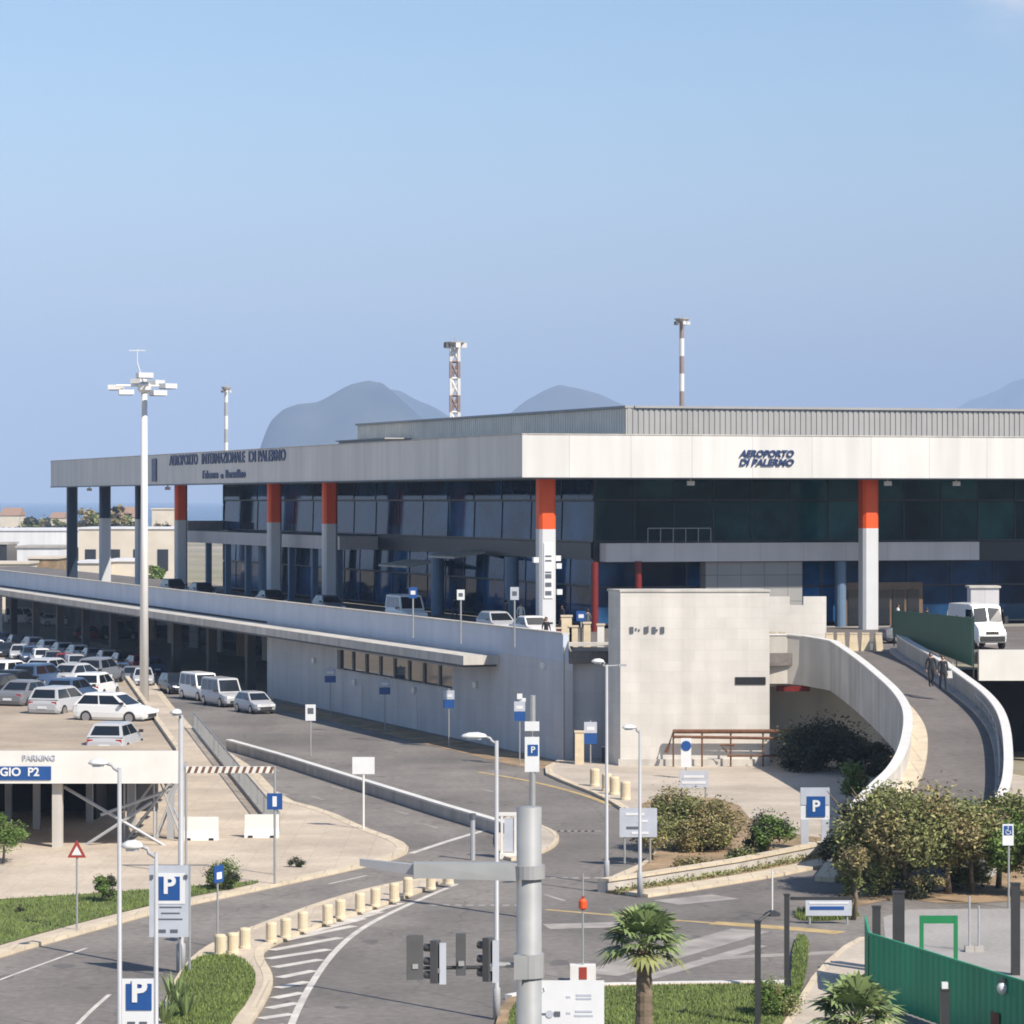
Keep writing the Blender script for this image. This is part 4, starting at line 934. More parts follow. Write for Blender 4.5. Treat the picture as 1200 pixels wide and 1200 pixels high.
mb.hexa([c1+Vector((0,-.1,-.13)), c1+Vector((0,.1,-.13)), c2+Vector((0,.07,-.09)), c2+Vector((0,-.07,-.09))][::-1], [c1+Vector((0,-.1,.1)), c1+Vector((0,.1,.1)), c2+Vector((0,.07,.06)), c2+Vector((0,-.07,.06))][::-1]); mb.build('arm_tip', 'pole_grey', gn, True)
# lower bracket with the four signal heads
zb = A(600, 1131, D).z
mb = MB(); mb.tube([(gx-.2, D, zb), (A(572,1130,D).x, D, zb)], .06, 8); mb.lathe((gx,D,0), [(.32, zb-.25),(.32, zb+.25)], 16); mb.box((gx-.18, D-.3, zb), (.28,.14,.5)); mb.build('bracket', 'galvanised', gn, True)
bb = thing('signal_bar', 'thin bar tying the traffic signal heads to the mast', 'bracket', (A(540, 1135, D).x, D, zb-.06))
mb = MB(); mb.tube([(A(480,1135,D).x, D+.1, zb-.08), (A(580,1135,D).x, D+.05, zb-.05)], .04, 8); mb.build('bar', 'pole_dark', bb, True)
def signal(px, pyt, pyb, wpx, yaw, label, plate=False, side=False):
    a = A(px, pyt, D); h = (pyb-pyt)*D/F; o = thing('traffic_signal', label, 'traffic light', (a.x, D+.02, a.z-h), yaw, 'traffic signal heads on the mast')
    wd = .2
    mb = MB(); mb.box((0,0,h/2), (wd,.16,h)); mb.build('housing', 'signal_black', o)
    if plate: mb = MB(); mb.box((0,-.1,h/2), (wpx*D/F,.02,h*1.02)); mb.build('back_plate', 'signal_black', o)
    for k in range(3):
        mb = MB(); z = h*(.18+.32*k); mb.tube([(0,.08,z),(0,.24,z)], .085, 10, caps=False); vz = mb.build('visor', 'signal_black', o)
        mb = MB(); mb.tube([(0,.083,z),(0,.095,z)], .078, 12); l = mb.build('lens', ('frame_green','yellow_paint','sign_red')[k]); l.parent = vz
    mb = MB(); mb.box((0,-.11,h*.3), (.12,.05,.1)); mb.build('clamp', 'galvanised', o)
    if side:
        mb = MB(); mb.box((9*D/F, -.05, h*.46), (.14,.1,h*.96)); sp = mb.build('side_cover', 'sign_grey', o); sp.rotation_euler = (0, 0, -yaw)
signal(485, 1096, 1147, 20, .25, 'traffic light with the widest dark back plate, farthest from the mast', True)
signal(510, 1102, 1152, 14, 1.2, 'traffic light turned sideways beside the wide back plate', side=True)
signal(540, 1094, 1143, 12, .1, 'narrow traffic light in the middle of the bracket')
signal(572, 1099, 1150, 14, 1.0, 'traffic light turned sideways and closest to the mast', side=True)
# ------------------------------------------------------------------ signs
def post(o, x, y, z0, z1, r=.035, m='galvanised', name='post'):
    mb = MB(); mb.tube([(x,y,z0),(x,y,z1)], r, 8); return mb.build(name, m, o)
def panel(o, c, d, m, name='panel', rz=0):
    mb = MB(); mb.box(c, d, rz); return mb.build(name, m, o)
def ptext(o, s, size, c, m='sign_white', bold=.01, y=-.02): 
    return text('letter', s, size, m, o, Vector(c)+Vector((0, y, 0)), (1, 0, 0), align='CENTER', bold=bold, extrude=.004)
# parking boards
b = G(198, 1143); o = thing('parking_board', 'grey parking information board with a white P on three posts', 'parking sign', b)
k = b.y/F
for px in (181, 211, 222): post(o, (px-198)*k, .06, 0, (1143-1014)*k, .04)
panel(o, (0, 0, (1143-1056)*k), (46*k, .06, 84*k), 'sign_grey', 'board')
s = panel(o, (.5*k, -.045, (1143-1041)*k), (25*k, .02, 28*k), 'sign_blue', 'parking_square'); ptext(o, 'P', .78, (.5*k, -.06, (1143-1052)*k), bold=.025)
panel(o, (2*k, -.04, (1143-1041)*k), (34*k, .012, 36*k), 'sign_white', 'white_field')
for z, wd in ((1063, 26), (1070, 22), (1077, 28)): panel(o, (2*k, -.035, (1143-z)*k), (wd*k, .012, 1.6*k), 'sign_text', 'line_of_writing')
for x in (-8, 6): panel(o, (x*k, -.035, (1143-1091)*k), (9*k, .012, 4*k), 'sign_text', 'line_of_writing')
for sx in (-20, 20): panel(o, (sx*k, -.05, (1143-1027)*k), (4*k, .08, 4*k), 'sign_text', 'bracket')
D2 = 82.0; k = D2/F; zb_ = 0; o = thing('parking_board', 'nearest white board with a large blue P at the bottom left edge', 'parking sign', ((160-600)*k, D2, 0))
zz = lambda py: CZ-(py-HZ)*k
for px in (141, 179): post(o, (px-160)*k, .06, 0, zz(1147), .045)
panel(o, (0, 0, (zz(1147)+zz(1235))/2), (43*k, .06, 88*k), 'sign_white', 'board')
panel(o, (3*k, -.045, zz(1168)), (30*k, .02, 31*k), 'sign_blue', 'parking_square'); ptext(o, 'P', .82, (3*k, -.06, zz(1180)), bold=.03)
for x in (-6, 8): panel(o, (x*k, -.04, zz(1199)), (9*k, .014, 4*k), 'sign_text', 'line_of_writing')
b = G(955, 1000); k = b.y/F; o = thing('ticket_totem', 'tall grey parking totem with a blue P panel on the low stone wall', 'parking sign', b)
panel(o, (0, 0, (1000-933)*k), (34*k, .14, 20*k), 'sign_grey', 'top_panel')
panel(o, (0, .02, (1000-950)*k), (34*k, .12, 20*k), 'sign_white', 'board')
s = panel(o, (1*k, -.07, (1000-945)*k), (22*k, .02, 24*k), 'sign_blue', 'parking_square'); ptext(o, 'P', .66, (1*k, -.085, (1000-954)*k), bold=.02)
for sx in (-12, 12): panel(o, (sx*k, 0, (1000-980)*k), (9*k, .14, 40*k), 'sign_grey', 'leg')
panel(o, (0, 0, (1000-992)*k), (32*k, .12, 10*k), 'sign_white', 'base_panel')
# tall post with the stacked plates behind the gantry
D3 = 110.0; k = D3/F; zz = lambda py: CZ-(py-HZ)*k
o = thing('sign_post', 'tall post with stacked plates and a small blue P behind the thick mast', 'sign post', ((624-600)*k, D3, 0))
post(o, 0, .08, 0, zz(815), .11, 'galvanised')
panel(o, (-.5*k, 0, zz(851)), (17*k, .06, 11*k), 'sign_white', 'top_plate'); panel(o, (-.5*k, 0, zz(860)), (17*k, .05, 5*k), 'sign_text', 'dark_band')
panel(o, (-.5*k, 0, zz(884)), (17*k, .06, 41*k), 'sign_white', 'plate'); panel(o, (.5*k, -.04, zz(879)), (12*k, .02, 13*k), 'sign_blue', 'parking_square'); ptext(o, 'P', .32, (.5*k, -.055, zz(884)), bold=.006)
# bus stops along the long wall
def bus_stop(px, pyt, pyb, pybase, label, Y=None, w=13):
    b = G(px, pybase) if Y is None else A(px, pybase, Y); k = b.y/F
    o = thing('bus_stop_sign', label, 'bus stop sign', b, 0, 'blue stop signs along the long wall')
    post(o, 0, .04, 0, (pybase-pyt+2)*k, .04); h = (pyb-pyt)*k
    panel(o, (0, 0, (pybase-pyt)*k-h*.25), (w*k, .05, h*.5), 'sign_grey', 'upper_plate'); panel(o, (0, 0, (pybase-pyt)*k-h*.75-.01), (w*k, .05, h*.46), 'sign_blue', 'blue_plate')
    panel(o, (0, -.03, (pybase-pyt)*k-h*.3), (w*k*.6, .012, h*.16), 'sign_white', 'symbol')
    return o
bus_stop(387, 783, 800, 842, 'blue stop sign at the far end of the window strip'); bus_stop(451, 796, 814, 857, 'blue stop sign below the middle of the window strip')
bus_stop(526, 809, 830, 876, 'blue stop sign at the near end of the window strip'); bus_stop(609, 822, 845, 897, 'blue stop sign on the long wall beside the stacked plate post')
o = thing('camera_post', 'white camera cluster on top of the stop sign beside the stacked plates', 'camera', A(609, 816, 174)); panel(o, (0,0,0), (.3,.3,.3), 'sign_white', 'body'); panel(o, (-.25,0,.25), (.25,.3,.2), 'sign_text', 'lens'); panel(o, (.2,0,-.2), (.3,.2,.2), 'sign_white', 'bracket')
bus_stop(692, 846, 872, 898, 'blue stop sign beside the cream pillar in the recessed bay', w=15)
b = G(679, 898); k = b.y/F; o = thing('stop_pillar', 'slim cream pillar standing in front of the recessed bay wall', 'pillar', b); panel(o, (0,0,.95), (.5,.4,1.9), 'bollard_stone', 'shaft'); panel(o, (0,0,1.96), (.58,.48,.1), 'kerbstone', 'cap')
b = G(711, 897); o = thing('litter_bin', 'small dark bin against the recessed bay wall', 'bin', b+Vector((0,.6,0))); panel(o, (0,0,.5), (.5,.5,1), 'car_trim', 'body'); panel(o, (0,0,1.03), (.55,.55,.06), 'pole_grey', 'lid')
# signs on the upper roadway
def up_sign(px, pyt, hpx, wpx, m, label, Y=181.5, cap=None):
    q = A(px, pyt, Y); k = Y/F; o = thing('road_sign', label, 'sign', (q.x, Y, ZD), 0, 'signs on the upper roadway')
    post(o, 0, .04, 0, q.z-ZD, .05); panel(o, (0, 0, q.z-ZD-hpx*k/2), (wpx*k, .05, hpx*k), m, 'plate'); panel(o, (0, -.03, q.z-ZD-hpx*k*.5), (wpx*k*.55, .012, hpx*k*.35), cap or 'sign_text', 'symbol')
up_sign(603, 688, 15, 10, 'sign_grey', 'grey sign on the upper roadway left of corner column'); up_sign(540, 691, 12, 9, 'sign_white', 'white sign on the upper roadway above the parked white car', 186)
up_sign(484, 688, 13, 10, 'sign_blue', 'small blue sign on the upper roadway before the glass front', 194, 'sign_white'); up_sign(681, 716, 12, 11, 'sign_blue', 'small blue sign on the deck edge right of corner column', 179.5, 'sign_white')
# other signs
b = G(426, 972, .1); k = b.y/F; o = thing('road_sign', 'blank pale sign back on the pavement edge beside the road divider', 'sign', b); post(o, 0, 0, 0, 84*k, .05, 'pole_white'); panel(o, (0, -.05, 75*k), (26*k, .03, 20*k), 'sign_white', 'plate'); panel(o, (0, -.015, 75*k), (22*k, .03, .07), 'galvanised', 'rail')
b = G(364, 886); k = b.y/F; o = thing('road_sign', 'small white sign on a post by the far carriageway', 'sign', b); post(o, 0, 0, 0, 60*k, .05); panel(o, (0, -.05, 51*k), (12*k, .03, 19*k), 'sign_white', 'plate'); panel(o, (0, -.07, 53*k), (7*k, .012, 7*k), 'sign_text', 'symbol')
b = G(322, 1036, .13); k = b.y/F; o = thing('road_sign', 'square blue sign on a slim post at the lawn tip', 'sign', b); post(o, 0, 0, 0, 138*k, .045); panel(o, (0, -.05, 97*k), (18*k, .03, 19*k), 'sign_blue', 'plate'); panel(o, (0, -.07, 97*k), (5*k, .012, 12*k), 'sign_white', 'symbol')
b = G(255, 1110); k = b.y/F; o = thing('road_sign', 'narrow dark blue sign turned aside at the start of the bollard row', 'sign', b, R(60)); post(o, 0, 0, 0, 98*k, .035); panel(o, (0, -.05, 86*k), (19*k, .03, 20*k), 'sign_blue', 'plate'); panel(o, (0, -.07, 84*k), (10*k, .012, 8*k), 'sign_white', 'symbol')
b = G(748, 1012, .13); k = b.y/F; o = thing('information_board', 'grey information board on two legs in front of the shrubs', 'information board', b)
for sx in (-16, 14): post(o, sx*k, .05, 0, 66*k, .045)
panel(o, (0, 0, 48*k), (44*k, .05, 34*k), 'sign_grey', 'board')
for z, x, wd in ((58, -4, 22), (50, 5, 12), (42, -6, 16), (36, 2, 20)): panel(o, (x*k, -.035, z*k), (wd*k, .012, 3*k), 'sign_white' if z != 42 else 'sign_text', 'line_of_writing')
b = G(813, 935, .13); k = b.y/F; o = thing('information_board', 'low grey board between the shrubs and the white block', 'information board', b)
for sx in (-14, 14): post(o, sx*k, .05, 0, 32*k, .045)
panel(o, (0, 0, 22*k), (34*k, .05, 20*k), 'sign_grey', 'board'); panel(o, (0, -.035, 25*k), (24*k, .012, 3*k), 'sign_white', 'line_of_writing'); panel(o, (0, -.035, 18*k), (28*k, .012, 3*k), 'sign_white', 'line_of_writing')
b = G(804, 912, .13); k = b.y/F; o = thing('road_sign', 'round blue sign on a pale plate before the white block', 'sign', b); post(o, 0, .03, 0, 46*k, .045); panel(o, (0, 0, 30*k), (12*k, .04, 34*k), 'sign_white', 'plate'); mb = MB(); mb.tube([(0,-.03,38*k),(0,-.05,38*k)], 6*k, 16); mb.build('disc', 'sign_blue', o)
b = G(971, 1083); k = b.y/F; o = thing('direction_sign', 'long low pale blue sign beside the weedy kerb', 'sign', b)
for sx in (-22, 22): post(o, sx*k, .05, 0, 28*k, .04)
panel(o, (0, 0, 19*k), (54*k, .05, 18*k), 'sign_grey', 'board'); panel(o, (-2*k, -.035, 19*k), (40*k, .012, 4*k), 'sign_blue', 'line_of_writing'); panel(o, (0, -.035, 25*k), (46*k, .012, 2*k), 'sign_white', 'line_of_writing')
b = G(1182, 1064); k = b.y/F; o = thing('road_sign', 'disabled parking sign on a thin post near the right edge', 'sign', b); post(o, 0, 0, 0, 99*k, .04); panel(o, (-1*k, -.05, 86*k), (13*k, .03, 25*k), 'sign_white', 'plate'); panel(o, (-1*k, -.07, 91*k), (10*k, .012, 11*k), 'sign_blue', 'blue_square')
mb = MB(); c = Vector((-1*k, -.085, 91*k)); mb.tube([c+Vector((.0,0,.09)), c+Vector((-.02,0,-.02)), c+Vector((.08,0,-.02)), c+Vector((.1,0,-.11))], .016, 6); mb.tube([c+Vector((.09*math.cos(t*.5), 0, -.05+.09*math.sin(t*.5))) for t in range(4, 13)], .014, 6); mb.box(c+Vector((0,0,.13)), (.04,.02,.04)); mb.build('wheelchair_symbol', 'sign_white', o)
b = G(90, 1090, .13); k = b.y/F; o = thing('road_sign', 'red edged triangular warning sign before the parking building', 'sign', b); post(o, 0, .03, 0, 104*k, .035)
mb = MB(); s_ = 11*k; z = 103*k; mb.prism([Vector((-s_,z-18*k,0)), Vector((s_,z-18*k,0)), Vector((0,z+3*k,0))], 0, .03, bottom=True)
for i in range(len(mb.v)): q = mb.v[i]; mb.v[i] = Vector((q.x, -q.z, q.y))
mb.build('plate', 'sign_red', o); mb = MB(); mb.prism([Vector((-s_*.55,z-15*k,0)), Vector((s_*.55,z-15*k,0)), Vector((0,z-4*k,0))], .033, .04, bottom=True)
for i in range(len(mb.v)): q = mb.v[i]; mb.v[i] = Vector((q.x, -q.z, q.y))
mb.build('white_field', 'sign_white', o)
b = G(683, 1150); k = b.y/F; o = thing('beacon_post', 'thin post with an orange red beacon and a white box at its foot', 'beacon', b); post(o, 0, 0, 0, 126*k, .03)
mb = MB(); mb.lathe((0,0,0), [(.07, 84*k),(.13, 86*k),(.13, 94*k),(.07, 97*k)], 12); mb.build('beacon', 'orange', o); panel(o, (0,0,99*k), (.1,.1,.05), 'sign_red', 'beacon_cap')
panel(o, (0, 0, 10*k), (30*k, .5, 19*k), 'barrier_white', 'box'); panel(o, (0, -.26, 11*k), (9*k, .02, 14*k), 'sign_red', 'red_plate')
D4 = 78.0; k = D4/F; zz = lambda py: CZ-(py-HZ)*k; o = thing('information_board', 'large white board with a dark symbol beside the foot of the mast', 'information board', ((670-600)*k, D4, 0))
for sx in (-28, 28): post(o, sx*k, .06, 0, zz(1152), .05)
panel(o, (0, 0, (zz(1149)+zz(1262))/2), (76*k, .05, 113*k), 'sign_white', 'board')
mb = MB(); c = Vector((-26*k, -.035, zz(1188)))
mb.box(c, (24*k,.012,2*k)); mb.box(c+Vector((9*k,0,0)), (7*k,.013,6*k)); mb.build('symbol', 'sign_text', o); mb = MB(); mb.tube([c+Vector((0,-.004,0)), c+Vector((0,-.012,0))], 4.5*k, 14); mb.build('round_symbol', 'sign_grey', o)
for x, y, wd in ((14,1166,18),(14,1170,18),(14,1185,20),(14,1190,22),(-4,1168,5),(-4,1187,5)): panel(o, (x*k, -.03, zz(y)), (wd*k, .012, 2.4*k), 'sign_grey', 'line_of_writing')
mb = MB(); c = Vector((-35*k, -.035, zz(1163))); mb.tube([c, c+Vector((3*k,0,2*k)), c+Vector((2*k,0,6*k))], .015, 6); mb.build('arrow', 'sign_grey', o)
# height barrier on the walkway
a, c = A(218, 902, 122), A(322, 902, 122); o = thing('height_barrier', 'red and white hatched height bar over the walkway', 'height barrier', ((a.x+c.x)/2, 122, 0))
mb = MB(); mb.box((0,0,a.z), (c.x-a.x,.12,.26)); bar = mb.build('bar', 'barrier_white', o)
mb = MB(); n = 13; Lb = c.x-a.x
for i in range(n): x = -Lb/2+(i+.5)*Lb/n; mb.hexa([(x-.1,-.066,a.z-.128),(x+.02,-.066,a.z-.128),(x+.02,.066,a.z-.128),(x-.1,.066,a.z-.128)], [(x+.0,-.066,a.z+.128),(x+.12,-.066,a.z+.128),(x+.12,.066,a.z+.128),(x+.0,.066,a.z+.128)])
s_ = mb.build('stripes', 'rust'); s_.parent = bar
for sx in (-1, 1): post(o, sx*Lb/2, 0, 0, a.z+.1, .05)

# ------------------------------------------------------------------ low stone wall, dark posts, hoarding
Lw = [G(705,1046), G(760,1038), G(860,1022), G(930,1008), G(990,995)]
o = thing('low_wall', 'low stone retaining wall curving along the lane below the shrubs', 'wall', Lw[2])
mb = MB(); mb.wallstrip(Lw, .2, 0, .42); mb.build('wall_face', 'barrier_concrete', o, True); mb = MB(); mb.wallstrip(Lw, .26, .423, .52); mb.build('coping', 'kerbstone', o, True)
mb = MB(); mb.wallstrip(offs(Lw, 1.75), .55, -.02, .13); structure(mb.build('pavement', 'kerbstone'), 'narrow pale footway below the low stone wall')
mb = MB(); mb.wallstrip(offs(Lw, .75), .5, -.02, .1); structure(mb.build('planting_strip', 'dirt'), 'narrow earth strip between the low wall and the footway')
rnd = random.Random(77); mb = MB()
for p in resample(offs(Lw, .7), .12):
    for _ in range(7):
        q = p+Vector((rnd.gauss(0,.12), rnd.gauss(0,.2), .1+abs(rnd.gauss(0,.1)))); a = Vector((rnd.gauss(0,1),rnd.gauss(0,1),rnd.gauss(0,1))).normalized(); bb = a.cross(Vector((rnd.gauss(0,1),rnd.gauss(0,1),rnd.gauss(0,1)))).normalized()
        mb.add([q-a*.08, q-bb*.04, q+a*.08, q+bb*.04], [(0,1,2,3)])
structure(mb.build('creeper', 'leaf_olive'), 'dark creeping ground cover along the foot of the low wall', 'stuff')
for px, pyt, pyb, wd, lb in ((888,1080,1206,.16,'thin dark post at the right end of the palm lawn'),(922,1049,1166,.15,'dark post with a short beam beside the weed strip'),(1190,1036,1180,.26,'thick black post by the right edge behind the hoarding'),(1053,1046,1150,.34,'thick black gate post behind the hoarding left corner'),(1027,1063,1150,.24,'short black gate post at the hoarding left corner'),(1107,1160,1236,.22,'black bollard lamp in front of the green hoarding')):
    b = G(px, pyb) if px < 1000 else None
    if b is None: Yp = 97 if px != 1107 else 80; b = Vector(((px-600)*Yp/F, Yp, 0)); h = CZ-(pyt-HZ)*Yp/F
    else: h = (pyb-pyt)*b.y/F
    o = thing('dark_post', lb, 'post', b, 0, 'dark posts around the yard entrance'); panel(o, (0,0,h/2), (wd,wd,h), 'pole_dark', 'shaft'); panel(o, (0,0,h+.02), (wd+.04,wd+.04,.04), 'car_trim', 'cap')
    if px == 922: mb = MB(); mb.box((1.05,0,h-.1), (1.9,.08,.1)); mb.build('beam', 'pole_dark', o)
    if px == 888: mb = MB(); mb.tube([(0,0,h),(.35,.3,h+.2)], .04, 6); mb.build('arm', 'pole_dark', o)
    if px == 1107: panel(o, (0,0,h+.12), (.16,.16,.16), 'lamp_glass', 'lens')
H0, H1, H2 = Vector((10.7,92,0)), Vector((14.9,79.5,0)), Vector((11.0,95.6,0))
o = thing('hoarding', 'green corrugated metal hoarding crossing the bottom right corner', 'fence', H0)
def corr(P, Q, z0, z1, name):
    d = Q-P; L = d.length; d.normalize(); nn = Vector((d.y, -d.x, 0)); mb = MB(); n = int(L/.09); V = []
    for i in range(n+1):
        ph = i % 4; off = (.0, .0, .035, .035)[ph]; p = P+d*(L*i/n)+nn*off
        V += [p+Vector((0,0,z0)), p+Vector((0,0,z1))]
    mb.add(V, [(2*i, 2*i+2, 2*i+3, 2*i+1) for i in range(n)])
    V2 = [q-nn*.02 for q in V]; mb.add(V2, [(2*i+1, 2*i+3, 2*i+2, 2*i) for i in range(n)])
    return mb.build(name, 'hoarding_green', o, True)
corr(H0, H1, .05, 1.98, 'sheeting'); corr(H2, H0+Vector((0,.02,0)), .05, 1.98, 'sheeting')
mb = MB(); mb.wallstrip([H2+Vector((0,0,0)), H0, H1], .035, 1.985, 2.05); mb.build('top_rail', 'hoarding_green', o, True)
for i, p in enumerate(resample([H0, H1], 2.4)):
    mb = MB(); q = p+Vector((.1,.06,0)); mb.box((q.x,q.y,1.0), (.08,.08,2.0)); mb.build('post', 'frame_green', o, True)
mb = MB(); q = H0.lerp(H1, .62); nn = Vector((-.948,-.318,0)); q = q+nn*.06; 
dd = (H1-H0).normalized(); mb.fb(q, dd, nn, (-.25,.25), (0,.012), (.15,.95)); mb.build('rust_patch', 'rust', o, True)
q = H0.lerp(H1, .66); o = thing('wall_lantern', 'pale round lantern fixed to the green hoarding', 'lantern', (q.x-.12, q.y-.05, 1.72)); mb = MB(); mb.lathe((0,0,0), [(.05,-.2),(.13,-.1),(.15,.02),(.1,.12),(.03,.16)], 12); mb.build('globe', 'lamp_glass', o, smooth=True); panel(o, (.0,0,.19), (.2,.2,.05), 'pole_dark', 'cap')
for px_, py_, lb_ in ((1136, 1050, 'thin pale pole rising behind the hoarding right of the gate frame'), (1147, 1062, 'shorter thin pole behind the hoarding beside its taller twin')):
    o = thing('thin_pole', lb_, 'pole', ((px_-600)*102/F, 102, 0)); h_ = CZ-(py_-HZ)*102/F; post(o, 0, 0, 0, h_, .035, 'pole_grey', 'shaft'); panel(o, (0,0,.1), (.3,.3,.2), 'concrete', 'foot')
Yg = 96; k = Yg/F; o = thing('gate_frame', 'empty green metal gate frame rising behind the hoarding', 'gate', ((1100-600)*k, Yg, 0))
hz_ = CZ-(1073-HZ)*k
for sx in (-20, 20): panel(o, (sx*k, 0, hz_/2), (.12, .1, hz_), 'frame_green', 'post')
panel(o, (0, 0, hz_-.12), (38*k, .08, .24), 'frame_green', 'top_rail')
# green screen beside the ramp head
S0, S1 = Vector((21.9, 177.0, 6.3)), Vector((24.4, 161.5, 5.4))
S0 = A(1046, 745, 176); S1 = A(1139, 781, 163)
o = thing('screen_fence', 'dark green mesh screen fence along the top of the ramp', 'fence', S0)
mb = MB(); hS0 = 30*176/F; hS1 = 62*163/F*.92
mb.hexa([S0+Vector((0,0,0)), S0+Vector((.05,.05,0)), S1+Vector((.05,.05,0)), S1][::-1], [S0+Vector((0,0,hS0)), S0+Vector((.05,.05,hS0)), S1+Vector((.05,.05,hS1)), S1+Vector((0,0,hS1))][::-1]); mb.build('mesh_sheet', 'screen_green', o, True)
for t in (0, .2, .4, .6, .8, 1):
    p = S0.lerp(S1, t)+Vector((.09,.05,0)); h = hS0+(hS1-hS0)*t; mb = MB(); mb.tube([p-Vector((0,0,.6)), p+Vector((0,0,h+.05))], .04, 6); mb.build('post', 'pole_dark', o, True)

# ------------------------------------------------------------------ vehicles
def car_mesh(kind):
    L2 = {'hatch': 1.98, 'sedan': 2.25, 'wagon': 2.2, 'van': 2.35}[kind]
    H = {'hatch': 1.48, 'sedan': 1.44, 'wagon': 1.52, 'van': 2.05}[kind]
    hood = {'hatch': .98, 'sedan': 1.02, 'wagon': 1.05, 'van': 1.25}[kind]       # end of the windscreen foot
    b0 = {'hatch': -1.9, 'sedan': -1.62, 'wagon': -2.12, 'van': -2.3}[kind]       # rear foot of the cabin
    r0 = {'hatch': -1.45, 'sedan': -.95, 'wagon': -1.8, 'van': -2.2}[kind]; r1 = {'hatch': .22, 'sedan': .2, 'wagon': .25, 'van': .75}[kind]
    bz = {'hatch': .93, 'sedan': .92, 'wagon': .94, 'van': 1.08}[kind]; hw = .88 if kind != 'van' else .95
    S = [(-L2,.42,bz-.25,.86),(-L2+.06,.26,bz-.1,.94),(-L2+.3,.2,bz,.98),(-.9,.19,bz,1),(.5,.19,bz-.02,1),(hood,.19,bz-.04,.985),(L2-.55,.2,bz-.14,.96),(L2-.18,.24,bz-.25,.88),(L2-.03,.3,bz-.36,.78),(L2,.4,bz-.42,.72)]
    mb = MB(); V = []
    for x, zb, zt, f in S:
        w_ = hw*f; zm = (zb+zt)/2
        V += [(x,-w_*.9,zb),(x,-w_,zb+.14),(x,-w_*1.01,zm),(x,-w_*.96,zt-.03),(x,-w_*.8,zt+.015),(x,0,zt+.035),(x,w_*.8,zt+.015),(x,w_*.96,zt-.03),(x,w_*1.01,zm),(x,w_,zb+.14),(x,w_*.9,zb)]
    n = 11; fs = [(i*n+k, i*n+(k+1)%n, (i+1)*n+(k+1)%n, (i+1)*n+k) for i in range(len(S)-1) for k in range(n)]
    fs += [tuple(range(n)), tuple(range((len(S)-1)*n, len(S)*n))[::-1]]
    mb.add(V, [f[::-1] for f in fs])
    # cabin
    wb, wt = hw*.93, hw*.72 if kind != 'van' else hw*.84
    zr = H
    ring = lambda z, xa, xb, w_: [Vector((xa,-w_,z)), Vector((xb,-w_,z)), Vector((xb,w_,z)), Vector((xa,w_,z))]
    B = ring(bz-.03, b0, hood, wb); Tq = ring(zr-.06, r0, r1, wt); Tm = ring(zr, r0+.12, r1-.15, wt*.82)
    mb.add(B+Tq+Tm, [(0,1,5,4),(1,2,6,5),(2,3,7,6),(3,0,4,7),(4,5,9,8),(5,6,10,9),(6,7,11,10),(7,4,8,11),(8,9,10,11)])
    glass = {}
    def pane(name, a, b_, c, d, ins=(.06,.06,.06,.08)):
        nrm = (b_-a).cross(d-a).normalized()
        def P(s, t): return (a.lerp(b_, s)).lerp(d.lerp(c, s), t)+nrm*.008
        m2 = MB(); m2.quad([P(ins[0], ins[2]), P(1-ins[1], ins[2]), P(1-ins[1], 1-ins[3]), P(ins[0], 1-ins[3])]); glass.setdefault(name, []).append(m2)
    pane('windscreen', B[1], B[2], Tq[2], Tq[1]); pane('rear_window', B[3], B[0], Tq[0], Tq[3], (.08,.08,.15,.1))
    for a, b_, c, d in ((B[0], B[1], Tq[1], Tq[0]), (B[2], B[3], Tq[3], Tq[2])):
        nrm = (b_-a).cross(d-a).normalized()
        def P(s, t): return (a.lerp(b_, s)).lerp(d.lerp(c, s), t)+nrm*.008
        for s0, s1 in ((.05,.47),(.5,.93)) if kind != 'van' else ((.05,.33),(.36,.64),(.67,.95)):
            m2 = MB(); m2.quad([P(s0,.1), P(s1,.1), P(s1,.9), P(s0,.9)]); glass.setdefault('side_window', []).append(m2)
    return mb, glass, L2, hw, bz, H
def make_car(kind, paint_m, label, cat='car', nm='parked_car', group='parked cars'):
    o = thing(nm, label, cat, (0,0,0), 0, group); mb, gl, L2, hw, bz, H = car_mesh(kind)
    bd = mb.build('body', 'paint_'+paint_m, o)
    md = bd.modifiers.new('bevel', 'BEVEL'); md.width = .035; md.segments = 2; md.limit_method = 'ANGLE'; md.angle_limit = R(38)
    for nme, lst in gl.items():
        for m2 in lst: m2.build(nme, 'car_glass', o)
    rw_ = .32 if kind != 'van' else .36
    for x in (-L2+.78, L2-.82):
        for s in (-1, 1):
            mb = MB(); y = s*(hw-.09); mb.tube([(x,y-.1,rw_),(x,y-.09,rw_),(x,y+.09,rw_),(x,y+.1,rw_)], [rw_*.93,rw_,rw_,rw_*.93], 18); wh = mb.build('wheel', 'tyre', o)
            mb = MB(); mb.tube([(x,y+s*.101,rw_),(x,y+s*.112,rw_)], rw_*.66, 14); r_ = mb.build('rim', 'rim'); r_.parent = wh
    for s in (-1, 1):
        mb = MB(); mb.box((L2-.13, s*hw*.62, bz-.31), (.2,.34,.13), -s*.25); mb.build('headlight', 'headlight', o)
        mb = MB(); mb.box((-L2+.07, s*hw*.74, bz-.22), (.1,.26,.2)); mb.build('taillight', 'taillight', o)
        mb = MB(); mb.box((.78, s*(hw+.06), bz+.08), (.14,.17,.13)); mb.build('mirror', 'car_trim', o)
    mb = MB(); mb.box((L2-.03, 0, .42), (.08,.9,.16)); mb.build('grille', 'car_trim', o)
    mb = MB(); mb.box((-L2+.0, 0, .52), (.05,.5,.12)); mb.build('number_plate', 'sign_white', o)
    mb = MB(); mb.box((0,0,.2), (L2*1.86, hw*1.8, .1)); mb.build('underbody', 'car_trim', o)
    return o
PROTO = {}
